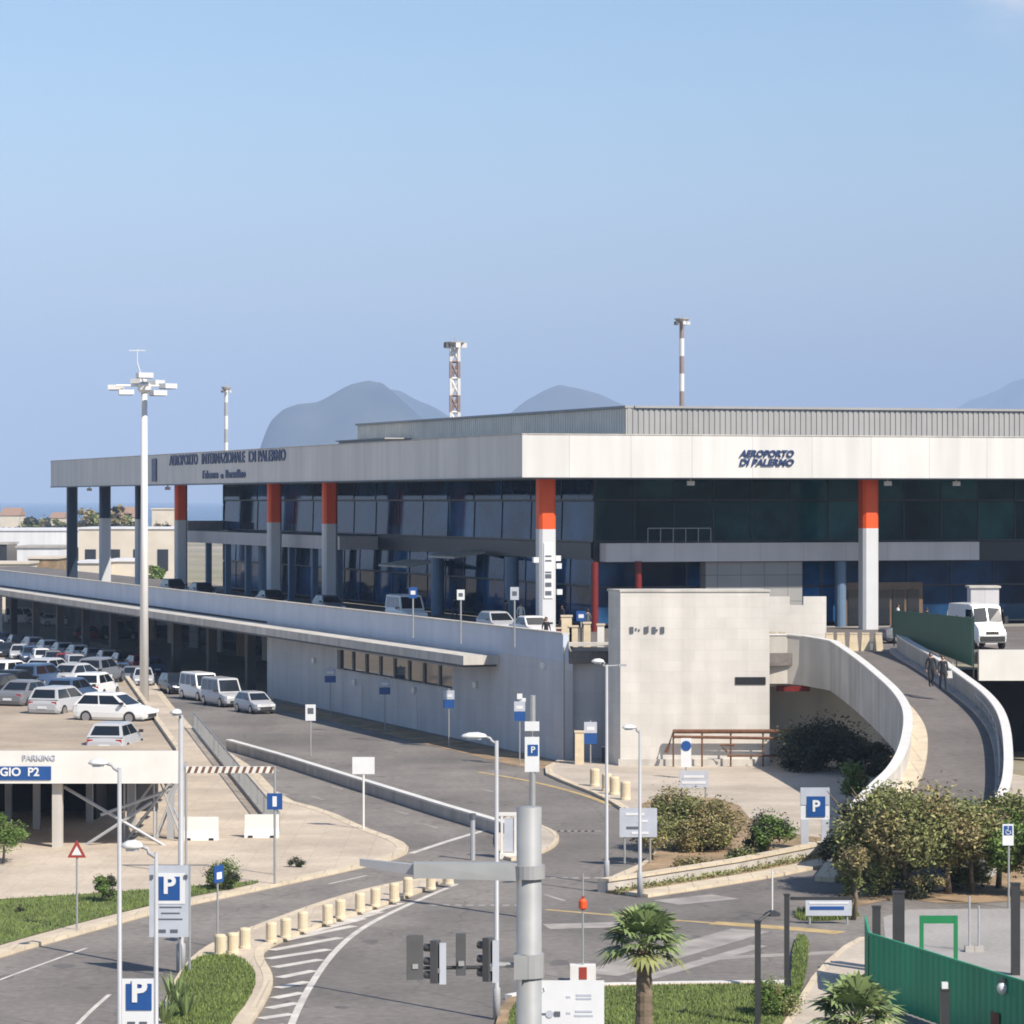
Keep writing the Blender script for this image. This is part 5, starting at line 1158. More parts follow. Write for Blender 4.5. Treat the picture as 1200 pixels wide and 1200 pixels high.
def car(kind, pm, pos, heading, label, group='parked cars', cat='car', nm='parked_car', scale=None):
    key = (kind, pm, nm)
    if key not in PROTO:
        o = make_car(kind, pm, label, cat, nm, group); PROTO[key] = o
        o.location = pos; o.rotation_euler = (0,0,heading)
        CH_refresh(o); o['group'] = group
        if scale: o.scale = (scale,)*3
    else: o = dup(PROTO[key], pos, heading, label, group, scale)
    return o
def CH_refresh(o):
    st = [o]
    while st:
        q = st.pop(); CH[q.name] = kids(q); st += CH[q.name]
ua = math.atan2(u.y, u.x)
g1 = 'cars parked on the parking deck'
car('hatch', 'white', A(136, 847, 151), R(-20), 'white hatchback seen side on near the right edge of parking deck', g1)
car('hatch', 'blue', A(84, 826, 163), R(75), 'dark blue hatchback tucked behind the silver estate and white hatchback on deck', g1)
car('sedan', 'black', A(18, 815, 170), R(72), 'black saloon in the middle of the left deck row', g1)
car('hatch', 'silver', A(60, 800, 180), R(70), 'silver hatchback in the rear row of parking deck', g1)
car('wagon', 'grey', A(118, 800, 181), R(78), 'grey estate at the rear right corner of parking deck', g1)
car('hatch', 'silver', A(136, 884, 137), R(82), 'pale silver hatchback right behind the white parking fascia', g1)
car('wagon', 'silver', A(72, 838, 157), R(72), 'silver estate car leading the row on parking deck', g1)
car('sedan', 'grey', A(33, 828, 163), R(70), 'dark grey saloon beside the silver estate on parking deck', g1)
car('hatch', 'black', A(2, 821, 166), R(70), 'black hatchback at the left end of parking deck', g1)
car('hatch', 'white', A(112, 819, 168), R(80), 'white hatchback half hidden behind the side on white car', g1)
car('sedan', 'silver', A(92, 806, 176), R(60), 'silver saloon at the back of parking deck', g1)
car('wagon', 'blue', A(48, 808, 174), R(70), 'dark blue estate car behind the silver estate on deck', g1)
car('hatch', 'white', A(12, 803, 178), R(70), 'white hatchback in the rear row of parking deck beside the blue estate', g1)
g2 = 'cars lined up under the canopy'
cols = ['white','black','silver','blue','white','grey','red','silver','black','silver','beige','blue','grey','silver']
kds = ['hatch','sedan','hatch','wagon','hatch','hatch','sedan','wagon','hatch','sedan','hatch','wagon','sedan','hatch']
nth = ['first','second','third','fourth','fifth','sixth','seventh','eighth','ninth','tenth','eleventh','twelfth','thirteenth','fourteenth']
bod = {'hatch': 'hatchback', 'sedan': 'saloon', 'wagon': 'estate', 'van': 'people carrier'}
pnm = {'white': 'white', 'silver': 'silver', 'grey': 'grey', 'blue': 'dark blue', 'black': 'black', 'beige': 'beige', 'red': 'dark red'}
for i in range(14):
    t = i/13; car(kds[i], cols[i], G(-4+172*t, 768+36*t), R(-80)+random.uniform(-.12, .12), '%s %s, %s from the far left in the near line under the canopy' % (pnm[cols[i]], bod[kds[i]], nth[i]), g2)
for i in range(11):
    t = i/10; c_ = cols[(i*5+3) % 14]; k_ = kds[(i*3+1) % 14]
    car(k_, c_, G(2+176*t, 757+33*t), ua+random.uniform(-.06, .06), '%s %s, %s from the far left in the line closest to the undercroft' % (pnm[c_], bod[k_], nth[i]), 'cars along the undercroft')
for i, (px, py, kd, pm) in enumerate(((205,812,'wagon','black'),(236,820,'van','white'),(262,827,'van','silver'),(299,835,'hatch','silver'))):
    car(kd, pm, G(px, py), R(-62) if i else R(-70), ['black estate car right of the floodlight mast','white people carrier in the queue under the canopy','silver people carrier in the queue under the canopy','silver hatchback at the near end of the canopy queue'][i], 'queue of cars at the canopy end')
g3 = 'cars on the upper roadway'
for i, (t, d, kd, pm, lb) in enumerate(((16, 4.2, 'sedan', 'white', 'white saloon on the upper roadway nearest the corner column'), (23, 4.4, 'hatch', 'silver', 'silver hatchback on the upper roadway behind the white saloon'), (41, 4.2, 'van', 'white', 'white people carrier on the upper roadway under the glass front'), (60, 4.3, 'hatch', 'grey', 'grey hatchback on the upper roadway between orange topped columns'), (76, 4.3, 'sedan', 'black', 'black saloon on the upper roadway below the balcony'), (98, 4.3, 'hatch', 'black', 'black hatchback on the upper roadway near the navy columns'), (109, 4.5, 'wagon', 'black', 'black estate on the upper roadway between navy columns'))):
    p = W0+u*t+nl*d; car(kd, pm, (p.x, p.y, ZD+.0), ua+math.pi, lb, g3)
for i, (px, Y, kd, pm, lb) in enumerate(((1075, 187, 'sedan', 'grey', 'grey saloon behind the green screen fence'), (1105, 190, 'wagon', 'silver', 'silver estate behind the green screen fence'))):
    q = A(px, 720, Y); car(kd, pm, (q.x, Y, ZD), R(10), lb, 'cars behind the green screen')
# white van on the right
q = A(1152, 764, 179); o = thing('white_van', 'white high roofed van facing us on the upper deck at the right', 'van', (q.x, 181, ZD), R(-78))
mb = MB(); S = [(-2.6,.4,2.45,.97),(-2.5,.35,2.6,1.0),(.9,.35,2.62,1.0),(1.35,.35,2.5,.97),(1.75,.35,1.55,.95),(2.3,.38,1.2,.9),(2.42,.45,.95,.85)]
V = []
for x, zb, zt, f in S: w_ = 1.0*f; V += [(x,-w_*.95,zb),(x,-w_,zb+.2),(x,-w_,zt*.6),(x,-w_*.88,zt-.04),(x,0,zt),(x,w_*.88,zt-.04),(x,w_,zt*.6),(x,w_,zb+.2),(x,w_*.95,zb)]
n = 9; mb.add(V, [(i*n+k, (i+1)*n+k, (i+1)*n+(k+1)%n, i*n+(k+1)%n) for i in range(len(S)-1) for k in range(n)]+[tuple(range(n))[::-1], tuple(range((len(S)-1)*n, len(S)*n))]); mb.build('body', 'paint_white', o)
for s in (-1, 1):
    mb = MB(); mb.quad([Vector((1.745,s*.06,1.6)), Vector((1.745,s*.84,1.58)), Vector((1.4,s*.8,2.36)), Vector((1.4,s*.06,2.4))][::(1 if s > 0 else -1)]); mb.v = [p+Vector((.03,0,.02)) for p in mb.v]; mb.build('windscreen', 'car_glass', o)
    mb = MB(); mb.box((1.1, s*1.0, 1.95), (.9,.02,.7)); mb.build('side_window', 'car_glass', o)
    mb = MB(); mb.box((2.36, s*.68, .92), (.16,.34,.22)); mb.build('headlight', 'headlight', o)
    mb = MB(); mb.box((1.5, s*1.18, 1.7), (.12,.22,.4)); mb.build('mirror', 'car_trim', o)
    for x in (-1.6, 1.6):
        mb = MB(); mb.tube([(x,s*.86-.11,.36),(x,s*.86+.11,.36)], .36, 16); wh = mb.build('wheel', 'tyre', o); mb = MB(); mb.tube([(x,s*.975,.36),(x,s*.985,.36)], .22, 12); r_ = mb.build('rim', 'rim'); r_.parent = wh
mb = MB(); mb.box((2.42,0,.62), (.12,1.5,.3)); mb.build('bumper', 'car_trim', o); mb = MB(); mb.box((2.4,0,.98), (.1,.8,.16)); mb.build('grille', 'car_trim', o)
q = A(1152, 700, 186); o = thing('kiosk', 'plain grey kiosk box behind the white van', 'kiosk', (q.x, 186, ZD)); panel(o, (0,0,1.7), (1.7,1.5,3.4), 'slab_grey', 'body'); panel(o, (0,0,3.46), (1.9,1.7,.12), 'concrete_light', 'roof')
# ------------------------------------------------------------------ people
def person(label, pos, rz, stride, top, legs, group, bag=False, h=1.75):
    o = thing('person', label, 'person', pos, rz, group)
    s = h/1.75; J = []; E = []; Rr = []
    def j(p, r, par=None):
        J.append(Vector(p)*s); Rr.append(r*s)
        if par is not None: E.append((par, len(J)-1))
        return len(J)-1
    pel = j((0,0,.95), .145); ws = j((0,.0,1.1), .125, pel); ch = j((0,.02,1.32), .15, ws); sh = j((0,.01,1.45), .105, ch); nk = j((0,0,1.53), .055, sh)
    hd = j((0,.02,1.62), .085, nk); tp = j((0,.01,1.7), .075, hd)
    for sd in (-1, 1):
        f = stride*sd
        hp = j((sd*.1,0,.9), .105, pel); kn = j((sd*.11,f*.22+.04,.5), .07, hp); an = j((sd*.11,f*.36-.04,.09), .042, kn); j((sd*.12,f*.36+.12,.04), .038, an)
        so = j((sd*.19,0,1.42), .065, sh); el = j((sd*.25,-f*.12-.02,1.13), .046, so); wr = j((sd*.25,-f*.2+.1,.88), .03, el); hn = j((sd*.25,-f*.22+.13,.81), .032, wr)
        for k in range(5):
            x = (k-2)*.016; b = j((sd*.25+x*.4, -f*.22+.13+x, .77), .011, hn) if k < 4 else j((sd*.23, -f*.22+.17, .80), .012, hn)
            j((sd*.25+x*.4, -f*.22+.15+x, (.72, .71, .715, .735)[k]), .009, b) if k < 4 else j((sd*.23, -f*.22+.19, .765), .010, b)
    me = bpy.data.meshes.new('body'); me.from_pydata(J, E, []); ob = bpy.data.objects.new('body', me); C.objects.link(ob)
    m = ob.modifiers.new('skin', 'SKIN'); 
    for i, vv in enumerate(me.skin_vertices[0].data): vv.radius = (Rr[i], Rr[i]); vv.use_root = (i == 0)
    sb = ob.modifiers.new('sub', 'SUBSURF'); sb.levels = 1; sb.render_levels = 1
    bpy.context.view_layer.update(); me2 = bpy.data.meshes.new_from_object(ob.evaluated_get(bpy.context.evaluated_depsgraph_get()))
    bpy.data.objects.remove(ob); me2.materials.clear()
    for k in ('skin', top, legs, 'shoe'): me2.materials.append(M[k])
    for p in me2.polygons:
        c = p.center/s
        arm = abs(c.x) > .2
        p.material_index = 3 if c.z < .1 else (2 if c.z < .93 and not arm else (1 if c.z < 1.5 and not (arm and c.z < .88) else 0)); p.use_smooth = True
    ob = bpy.data.objects.new('body', me2); C.objects.link(ob); ob.parent = o
    mb = MB(); mb.lathe((0,-.01*s,0), [(.1*s,1.58*s),(.108*s,1.66*s),(.09*s,1.74*s),(.03*s,1.785*s)], 12)
    for i in range(len(mb.v)): 
        if mb.v[i].y > .04*s: mb.v[i].y = .04*s
    mb.build('hair', 'hair', o, smooth=True)
    mb = MB(); mb.box((0,.115*s,1.625*s), (.025*s,.04*s,.04*s)); mb.build('nose', 'skin', o)
    for sd in (-1, 1): mb = MB(); mb.box((sd*.033*s,.1*s,1.655*s), (.022*s,.012*s,.012*s)); mb.build('eye', 'hair', o)
    mb = MB(); mb.box((0,.1*s,1.58*s), (.05*s,.012*s,.012*s)); mb.build('mouth', 'dark_red', o)
    if bag:
        b = thing('shoulder_bag', 'pale bag hanging at the side of the walking pedestrian', 'bag', Vector(pos)+Vector((.34,.05,.0)), rz); mb = MB(); mb.hexa([(-.14,-.07,.62),(.14,-.07,.62),(.14,.07,.62),(-.14,.07,.62)], [(-.12,-.05,.98),(.12,-.05,.98),(.12,.05,.98),(-.12,.05,.98)]); mb.build('body', 'cloth_white', b)
        mb = MB(); mb.tube([(-.1,0,.98),(-.16,0,1.25),(-.18,0,1.44)], .012, 5); mb.build('strap', 'cloth_white', b)
    return o
person('pedestrian in dark jacket walking down the ramp, on the left', A(1091, 805, 156), R(190), .4, 'cloth_dark', 'cloth_dark', 'pedestrians on the ramp')
person('pedestrian in dark clothes with a pale bag walking down the ramp', A(1105, 809, 155), R(185), -.42, 'cloth_dark', 'cloth_dark', 'pedestrians on the ramp', True)
for i, (px, Y, lb) in enumerate(((962, 180, 'person standing at the ramp head behind the notched parapet'), (640, 182, 'person in dark clothes by the corner column'), (1052, 205, 'person in pale top before the wooden entrance doors'))):
    q = A(px, 740, Y); person(lb, (q.x, Y, ZD), R(150+60*i), .3, ('cloth_grey','cloth_dark','cloth_white')[i], 'cloth_dark', 'people on the upper deck')

spots = [(W0+u*20+nl*9.5, 'person in grey under the glass front nearest the corner'), (W0+u*27+nl*10.5, 'person in dark clothes beside the second inner column'), (W0+u*31+nl*9, 'person in a pale top waiting at the kerb under the glass front'), (W0+u*36+nl*9.8, 'person in grey before the entrance awning'), (W0+u*46+nl*9.5, 'person in dark clothes beyond the entrance awning'), (W0+u*57+nl*9.8, 'person in a pale top between the first two left columns'), (Vector((8.5, 196, 0)), 'person in dark clothes walking over the forecourt left of the red posts'), (Vector((17.5, 199, 0)), 'person in grey before the tiled wall'), (Vector((27.0, 200, 0)), 'person in dark clothes right of the second orange topped column'), (Vector((29.0, 203, 0)), 'person in a pale top by the glass right of the wooden doors')]
for i, (p, lb) in enumerate(spots):
    person(lb, (p.x, p.y, ZD), R(40+77*i), (.3, .7, .2)[i % 3], ('cloth_grey','cloth_dark','cloth_white')[0 if 'grey' in lb else (2 if 'pale' in lb else 1)], ('cloth_blue','cloth_dark')[i % 2], 'people on the upper deck', h=1.68+.03*(i % 4))

# ------------------------------------------------------------------ trees, shrubs, palms
def leafy(mb, c, rad, n, size, rnd, shell=.45, flat=1.0):
    c = Vector(c)
    for _ in range(n):
        while True:
            d = Vector((rnd.uniform(-1,1), rnd.uniform(-1,1), rnd.uniform(-1,1)))
            if .05 < d.length <= 1: break
        if d.length < shell: d = d.normalized()*rnd.uniform(shell, 1)
        p = c+Vector((d.x*rad[0], d.y*rad[1], d.z*rad[2]))
        s = size*rnd.uniform(.6, 1.4); a = Vector((rnd.gauss(0,1), rnd.gauss(0,1), rnd.gauss(0,.6)*flat)).normalized(); bb = a.cross(Vector((rnd.gauss(0,1), rnd.gauss(0,1), rnd.gauss(0,1)))).normalized()
        mb.add([p-a*s, p-bb*s*.42, p+a*s, p+bb*s*.42], [(0,1,2,3)])
def limbs(mb, base, h, spread, n, r, rnd, lean=0):
    top = base+Vector((lean, 0, h*.5)); mb.tube([base, base.lerp(top, .5)+Vector((rnd.gauss(0,.05), rnd.gauss(0,.05), 0)), top], [r, r*.8, r*.65], 8)
    for k in range(n):
        a = k*6.283/n+rnd.uniform(-.4, .4); e = top+Vector((math.cos(a)*spread*rnd.uniform(.5,.9), math.sin(a)*spread*rnd.uniform(.5,.9), h*rnd.uniform(.25,.5)))
        m_ = top.lerp(e, .5)+Vector((rnd.gauss(0,.1), rnd.gauss(0,.1), .12*h*rnd.random())); mb.tube([top-Vector((0,0,h*.12*rnd.random())), m_, e], [r*.5, r*.33, r*.12], 6)
def tree(name, label, cat, base, h, w, m, seed, n=2600, size=.16, clumps=9, zlo=.4, second=None, group=None, r=None, lean=0):
    rnd = random.Random(seed); o = thing(name, label, cat, base, 0, group); B = Vector((0,0,0))
    mb = MB(); limbs(mb, B, h*.9, w*.5, 6, r or h*.03, rnd, lean); mb.build('trunk', 'bark', o, smooth=True)
    mb = MB(); mb2 = MB()
    n = int(n*(4.6 if size < .3 else 1.7)); clumps = int(clumps*2); size *= (.6 if size < .3 else 1)
    for k in range(clumps):
        a = rnd.uniform(0, 6.283); rr = math.sqrt(rnd.random())*w*.38
        z = h*(zlo+(1-zlo)*rnd.uniform(.12, .85)); sz = w*rnd.choice((.10, .13, .16, .2, .25))
        tgt = mb2 if (second and rnd.random() < .42) else mb
        dome = h*(1-.38*(rr/(w*.38))**2)
        z = min(z, dome-sz*.55); z = max(z, sz*.4)
        leafy(tgt, (math.cos(a)*rr+lean, math.sin(a)*rr, z), (sz, sz, sz*rnd.uniform(.55, 1.0)), int(n/clumps*.8), size, rnd, .3)
        leafy(tgt, (math.cos(a)*rr+lean, math.sin(a)*rr, z+sz*.1), (sz*1.45, sz*1.45, sz*1.25), int(n/clumps*.2), size, rnd, .2)
    mb.build('crown', m, o)
    if second and mb2.v: mb2.build('crown', second, o)
    return o
tree('tree', 'broad olive and brown tree in front of the ramp foot', 'tree', G(1062, 1050), 4.3, 5.2, 'leaf_olive', 11, 4200, .15, 14, .3, 'leaf_brown', 'trees below the ramp')
tree('tree', 'brownish tree right of the broad one below the ramp', 'tree', G(1112, 1048), 4.1, 4.4, 'leaf_brown', 12, 3000, .15, 11, .3, 'leaf_olive', 'trees below the ramp')
tree('tree', 'small green tree beside the parking totem', 'tree', G(1012, 1040), 4.4, 3.4, 'leaf_olive', 13, 2400, .15, 9, .2, 'leaf_dark', 'trees below the ramp')
tree('tree', 'green tree at the right edge below the ramp', 'tree', G(1170, 1041), 4.1, 3.6, 'leaf_olive', 14, 2600, .15, 9, .25, 'leaf_green', 'trees below the ramp')
tree('tree', 'low spreading brown tree between the broad tree and the totem', 'tree', G(1036, 1046), 3.4, 4.0, 'leaf_brown', 91, 2600, .15, 10, .15, 'leaf_olive', 'trees below the ramp')
tree('tree', 'low spreading olive tree between the brown tree and the right edge tree', 'tree', G(1140, 1047), 3.4, 3.6, 'leaf_olive', 92, 2400, .15, 10, .15, 'leaf_brown', 'trees below the ramp')
tree('tree', 'leaning tree cut by the right edge of the view', 'tree', G(1205, 1050), 3.6, 3.2, 'leaf_green', 15, 2200, .15, 8, .25, None, 'trees below the ramp')
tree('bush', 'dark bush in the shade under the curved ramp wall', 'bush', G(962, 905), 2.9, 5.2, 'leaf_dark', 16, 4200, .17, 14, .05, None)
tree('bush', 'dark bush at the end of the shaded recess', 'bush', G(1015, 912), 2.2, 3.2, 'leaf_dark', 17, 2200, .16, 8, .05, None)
tree('bush', 'small green bush before the curved ramp wall', 'bush', G(1008, 945), 2.6, 1.9, 'leaf_green', 18, 1600, .14, 7, .05, 'leaf_olive')
tree('shrub', 'tall olive shrub behind the grey information board', 'shrub', G(795, 994, .13), 2.6, 3.0, 'leaf_olive', 19, 2900, .12, 10, .08, 'leaf_brown')
tree('shrub', 'dry brown shrub right of the tall olive one', 'shrub', G(842, 994, .13), 2.2, 2.4, 'leaf_brown', 20, 2000, .11, 8, .05, 'leaf_olive')
tree('shrub', 'rounded dark green shrub left of the parking totem', 'shrub', G(900, 1001, .13), 1.7, 2.2, 'leaf_dark', 21, 2000, .11, 8, .05, 'leaf_green')
tree('shrub', 'low brown shrub filling the gap between the tall olive shrub and the dry one', 'shrub', G(822, 998, .13), 1.6, 2.4, 'leaf_brown', 93, 1800, .11, 8, .02, 'leaf_olive')
tree('shrub', 'thin brown shrub at the left end of the earth bed', 'shrub', G(764, 1008, .13), 2.2, 2.0, 'leaf_brown', 22, 900, .1, 6, .05, 'leaf_olive')
tree('shrub', 'tall thin shrub by the long blue sign', 'shrub', G(1000, 1078), 3.2, 1.3, 'leaf_olive', 23, 1300, .11, 8, .05, 'leaf_brown')
for i, (x, y, h, w, lb) in enumerate(((1035,1046,1.2,2.0,'low scrub under the broad tree'),(1085,1050,.9,1.6,'low dry scrub between the two trunks'),(1140,1040,1.3,2.2,'low scrub left of the right edge tree'),(980,1012,1.0,1.4,'low scrub beside the parking totem'),(870,1012,.6,1.6,'creeping scrub behind the low stone wall'),(810,1020,.5,1.5,'creeping scrub at the shrub feet behind the low wall'))):
    tree('shrub', lb, 'shrub', G(x, y, .1), h, w, 'leaf_brown' if i % 2 else 'leaf_olive', 40+i, 800, .1, 6, .02, 'leaf_dark', 'scrub below the ramp')
tree('bush', 'small round bush on the lawn before the parking building', 'bush', G(121, 1057, .13), 1.15, 1.05, 'leaf_green', 24, 1000, .07, 7, .1, 'leaf_dark')
tree('bush', 'dark bush on the lawn behind the narrow blue sign', 'bush', G(264, 1042, .13), 1.05, 1.5, 'leaf_dark', 25, 1100, .08, 7, .03, 'leaf_green')
tree('bush', 'small weedy tuft on the bare pavement', 'bush', G(349, 1016, .13), .4, .8, 'leaf_dark', 26, 260, .06, 4, .02)
tree('bush', 'tiny weed on the lawn left of the slim lamp', 'bush', G(24, 1070, .13), .35, .4, 'leaf_dark', 27, 120, .05, 3, .02)
tree('tree', 'bright green small tree at the left edge before the parking building', 'tree', G(4, 1012, .13), 2.1, 2.1, 'leaf_green', 28, 1800, .09, 9, .35, None)
tree('bush', 'leafy green shrub climbing beside the thin dark post', 'bush', G(905, 1190, .1), 1.1, 1.6, 'leaf_green', 29, 1300, .07, 7, .02, 'leaf_olive')
# agaves with upright blades under the parking board
def agave(label, base, n, h, seed):
    rnd = random.Random(seed); o = thing('agave', label, 'plant', base, 0, 'agaves below the parking board'); mb = MB()
    for k in range(n):
        a = k*2.4+rnd.uniform(-.2,.2); tilt = rnd.uniform(.12, .6); d = Vector((math.cos(a), math.sin(a), 0)); sd = Vector((-d.y, d.x, 0)); L = h*rnd.uniform(.7, 1.1)
        pts = [d*(.04+math.sin(tilt)*L*t)+Vector((0,0,math.cos(tilt)*L*t-.12*t*t*L*tilt)) for t in (0,.35,.7,1)]; wd = (.05,.075,.05,.003)
        V = []
        for p, w_ in zip(pts, wd): V += [p-sd*w_, p+d*.02, p+sd*w_]
        mb.add(V, [(3*i+q, 3*i+q+1, 3*i+q+4, 3*i+q+3) for i in range(3) for q in (0, 1)])
    mb.build('leaf_rosette', 'leaf_palm', o); mb = MB(); mb.lathe((0,0,0), [(.1,0),(.07,.15),(.03,.2)], 8); mb.build('stem', 'bark', o)
agave('tall agave under the parking board at the lawn edge', G(205, 1180, .13), 22, 1.15, 1); agave('second agave right of the first under the parking board', G(217, 1192, .13), 18, .9, 2); agave('low agave left of the tall one under the parking board', G(193, 1200, .13), 16, .8, 3)
# fan palms
def fan_palm(label, base, trunk_h, crown_r, nfr, seed, tr=.16, skirt=True, upmin=-.5):
    rnd = random.Random(seed); o = thing('fan_palm', label, 'palm', base, 0, 'fan palms'); mb = MB()
    prof = []; n = 14
    for i in range(n+1):
        t = i/n; prof += [(tr*(1.15-.3*t)*(1.08 if i % 2 else .96), trunk_h*t)]
    mb.lathe((0,0,0), prof, 12); mb.build('trunk', 'bark', o)
    T_ = Vector((0,0,trunk_h))
    if skirt:
        mb = MB()
        for k in range(26):
            a = rnd.uniform(0, 6.283); d = Vector((math.cos(a), math.sin(a), 0)); s0 = T_+d*tr*.8+Vector((0,0,rnd.uniform(-.1,.15))); e = s0+d*rnd.uniform(.08,.22)+Vector((0,0,-rnd.uniform(.3,.6))); sd = Vector((-d.y,d.x,0))
            mb.add([s0-sd*.03, s0+sd*.03, e+sd*.07, e-sd*.07], [(0,1,2,3)])
        mb.build('dry_skirt', 'leaf_dry', o)
    for k in range(nfr):
        a = k*2.399+rnd.uniform(-.2,.2); el = upmin+(1.35-upmin)*((k+.5)/nfr)**.9; d = Vector((math.cos(a)*math.cos(el), math.sin(a)*math.cos(el), math.sin(el)))
        L = crown_r*rnd.uniform(.42,.55); p1 = T_+Vector((0,0,.1))+d*L; side = d.cross(Vector((0,0,1))).normalized(); nn = side.cross(d).normalized()
        mb = MB(); mb.tube([T_+Vector((0,0,.05)), T_+Vector((0,0,.1))+d*L*.5+nn*.03, p1], [.022,.017,.012], 5)
        ns = 17; R_ = crown_r*rnd.uniform(.5,.62)
        for s in range(ns):
            th = (s/(ns-1)-.5)*3.9; dirv = (d*math.cos(th)+side*math.sin(th)); rl = R_*(1-.22*abs(s/(ns-1)-.5)*2); w_ = R_*.085
            perp = (d*(-math.sin(th))+side*math.cos(th)); droop = Vector((0,0,-rl*.28*rnd.uniform(.5,1.3)))
            fold = nn*.02*(1 if s % 2 else -1)
            m0 = p1+dirv*rl*.55+fold; e = p1+dirv*rl+droop
            mb.add([p1-perp*.01, p1+perp*.01, m0+perp*w_, e, m0-perp*w_], [(0,1,2),(0,2,4),(4,2,3)])
        mb.build('frond', 'leaf_palm' if el > -.15 else 'leaf_olive', o)
    return o
fan_palm('young fan palm with a stout trunk on the front lawn', G(755, 1222, .13), 2.6, 1.38, 25, 5, .22)
Yp = 75.0; fan_palm('fan palm whose crown only shows before the green hoarding', Vector(((1003-600)*Yp/F, Yp, 0)), CZ-(1196-HZ)*Yp/F-.1, 1.35, 24, 6, .2, True, -.3)

# ------------------------------------------------------------------ far airfield beyond the upper roadway
def shed(name, label, cat, px0, px1, pyt, Y, dep, m, roof='hangar_white', doors=3, pitched=0, zt=None):
    a, c = A(px0, pyt, Y), A(px1, pyt, Y); w_ = c.x-a.x; h = a.z; o = thing(name, label, cat, ((a.x+c.x)/2, Y+dep/2, 0), 0, 'buildings beyond the airfield')
    panel(o, (0,0,h/2), (w_,dep,h), m, 'walls')
    if pitched:
        mb = MB(); mb.add([(-w_/2-.3,-dep/2-.3,h),(w_/2+.3,-dep/2-.3,h),(w_/2+.3,dep/2+.3,h),(-w_/2-.3,dep/2+.3,h),(-w_/2,0,h+pitched),(w_/2,0,h+pitched)], [(0,1,5,4),(2,3,4,5),(1,2,5),(3,0,4),(3,2,1,0)]); mb.build('roof', roof, o)
    else: panel(o, (0,0,h+.15), (w_+.5,dep+.5,.3), roof, 'roof')
    for k in range(doors):
        x = -w_/2+w_*(k+.5)/doors; panel(o, (x,-dep/2-.05,h*.42), (w_/doors*.45,.1,h*.4), 'window_dark', 'window')
shed('hangar', 'long white hangar roof at the far left beyond the parapet', 'hangar', -60, 150, 622, 620, 40, 'hangar_white', 'hangar_white', 6)
shed('hangar', 'white terminal annex seen between the navy columns', 'hangar', 92, 205, 620, 560, 20, 'house_wall', 'hangar_white', 4)
shed('shed', 'low grey service shed behind the left parapet', 'shed', 20, 70, 642, 470, 14, 'hangar_white', 'concrete', 3)
shed('shed', 'low cream wall and shed at the left edge behind parapet', 'shed', -30, 33, 661, 420, 8, 'house_wall', 'house_wall', 2)
shed('shed', 'tan store building behind the left parapet', 'shed', 33, 66, 655, 430, 10, 'dirt', 'house_wall', 2)
shed('shed', 'dark service block at the left edge', 'shed', -6, 8, 638, 480, 10, 'window_dark', 'concrete', 1)
shed('shed', 'cream store between the first two navy columns', 'shed', 92, 120, 660, 400, 10, 'house_wall', 'hangar_white', 2)
shed('shed', 'cream store right of the floodlight mast', 'shed', 128, 158, 658, 410, 10, 'house_wall', 'hangar_white', 2)
shed('house', 'tan villa with a red roof far beyond the columns', 'house', 133, 158, 606, 900, 14, 'house_wall', 'roof_red', 3, 3)
shed('house', 'pale villa with a red roof left of the sea gap', 'house', 0, 22, 604, 1000, 14, 'house_wall', 'roof_red', 3, 2.5)
shed('house', 'cream villa seen right of the floodlight mast', 'house', 178, 212, 597, 800, 16, 'house_wall', 'house_wall', 4, 0)
shed('house', 'pale villa farther back over the hangar', 'house', 58, 74, 607, 1100, 14, 'house_wall', 'roof_red', 2, 2)
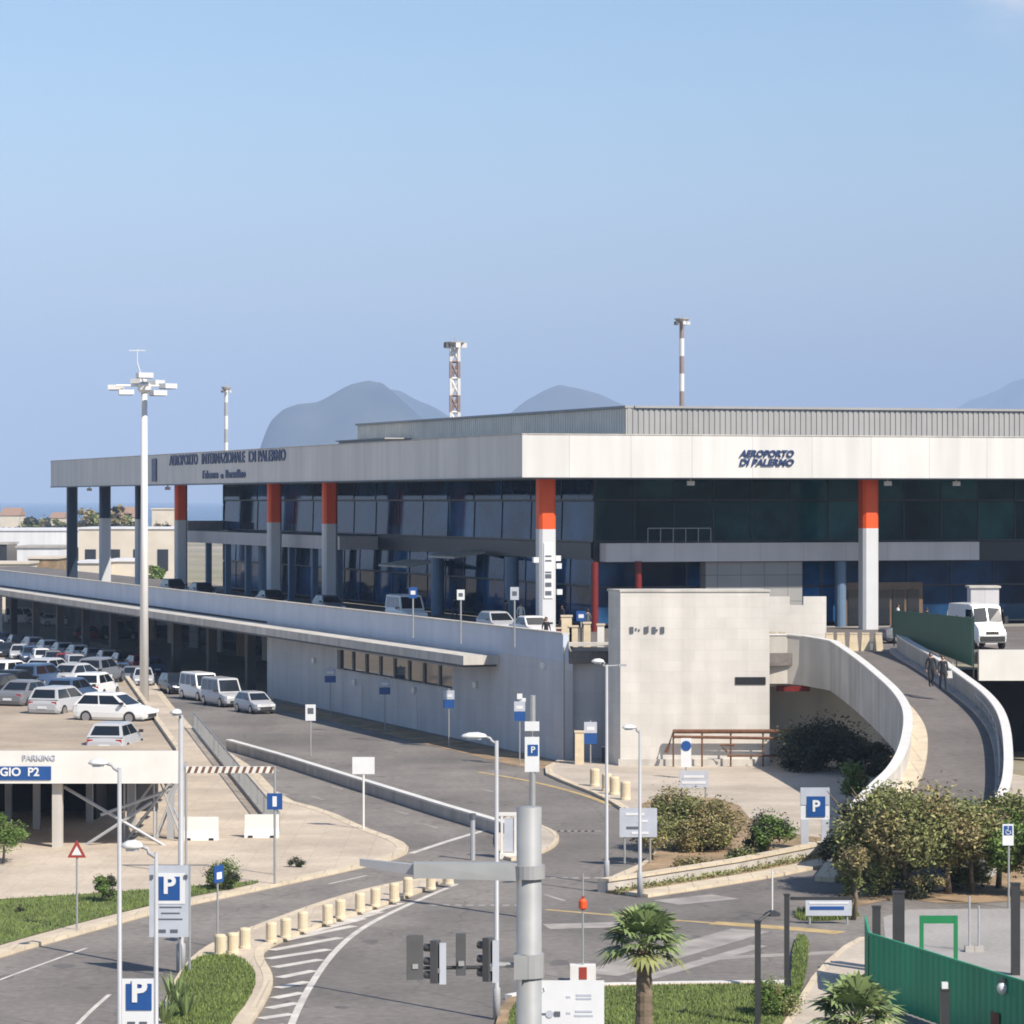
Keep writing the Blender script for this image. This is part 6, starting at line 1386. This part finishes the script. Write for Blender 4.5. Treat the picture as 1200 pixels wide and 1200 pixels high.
for i, (px, pyt, w_, Y, lb) in enumerate(((12,598,16,1050,'dark far tree at the left edge'),(36,603,13,1000,'low far tree left of the sea gap'),(50,603,12,1080,'far tree standing by the sea gap'),(70,606,12,1050,'far tree below the sea gap'),(100,592,16,900,'tall far tree between the first navy columns'),(114,594,14,880,'brown far tree beside the second navy column'),(138,586,14,840,'tallest far tree behind the tan villa'),(150,597,12,860,'far tree right of the tan villa'),(192,604,14,780,'far tree below the cream villa'),(86,606,12,950,'far tree behind the end column'))):
    b = A(px, pyt, Y); tree('tree', lb, 'tree', (b.x, Y, 0), b.z, w_*Y/F*1.7, 'leaf_olive' if i % 2 else 'leaf_brown', 60+i, 500, .9, 8, .15, 'leaf_dark', 'trees beyond the airfield', .35)
tree('tree', 'yellow green tree seen between a navy column and orange column', 'tree', (A(181, 655, 420).x, 420, 0), A(181, 655, 420).z, 3.2, 'leaf_green', 75, 700, .3, 7, .2, None, 'trees beyond the airfield')
for i, (px, py, Y, pm, kd, lb) in enumerate(((108, 668, 330, 'red', 'hatch', 'dark red car far beyond the end column'), (140, 668, 330, 'black', 'wagon', 'black estate far beyond the second navy column'), (158, 668, 335, 'beige', 'van', 'beige people carrier far behind the floodlight mast'), (196, 655, 380, 'white', 'van', 'white people carrier far behind the first orange column'), (28, 668, 372, 'white', 'van', 'white people carrier on the apron left of the tan store'), (48, 667, 372, 'silver', 'hatch', 'silver hatchback on the apron before the tan store'), (70, 668, 366, 'white', 'wagon', 'white estate on the apron by the end column'), (78, 652, 500, 'white', 'van', 'white people carrier in front of the long hangar'), (38, 648, 520, 'grey', 'van', 'grey people carrier in front of the long hangar'))):
    q = A(px, py, Y); car(kd, pm, (q.x, Y, 0), R(10), lb, 'cars beyond the terminal')

# ------------------------------------------------------------------ haze
mb = MB(); mb.box((0, 9800, 397), (39000, 20000, 800)); o = mb.build('haze', 'soffit'); o['kind'] = 'stuff'; o['label'] = 'thin blue sea haze in the air'
hm = bpy.data.materials.new('haze_air'); hm.use_nodes = True; t = hm.node_tree; t.nodes.clear()
ou = t.nodes.new('ShaderNodeOutputMaterial'); pv = t.nodes.new('ShaderNodeVolumePrincipled'); pv.inputs['Color'].default_value = (.50, .68, 1.0, 1); pv.inputs['Density'].default_value = 1.15e-4; pv.inputs['Anisotropy'].default_value = -.35
t.links.new(pv.outputs[0], ou.inputs['Volume']); o.data.materials.clear(); o.data.materials.append(hm)
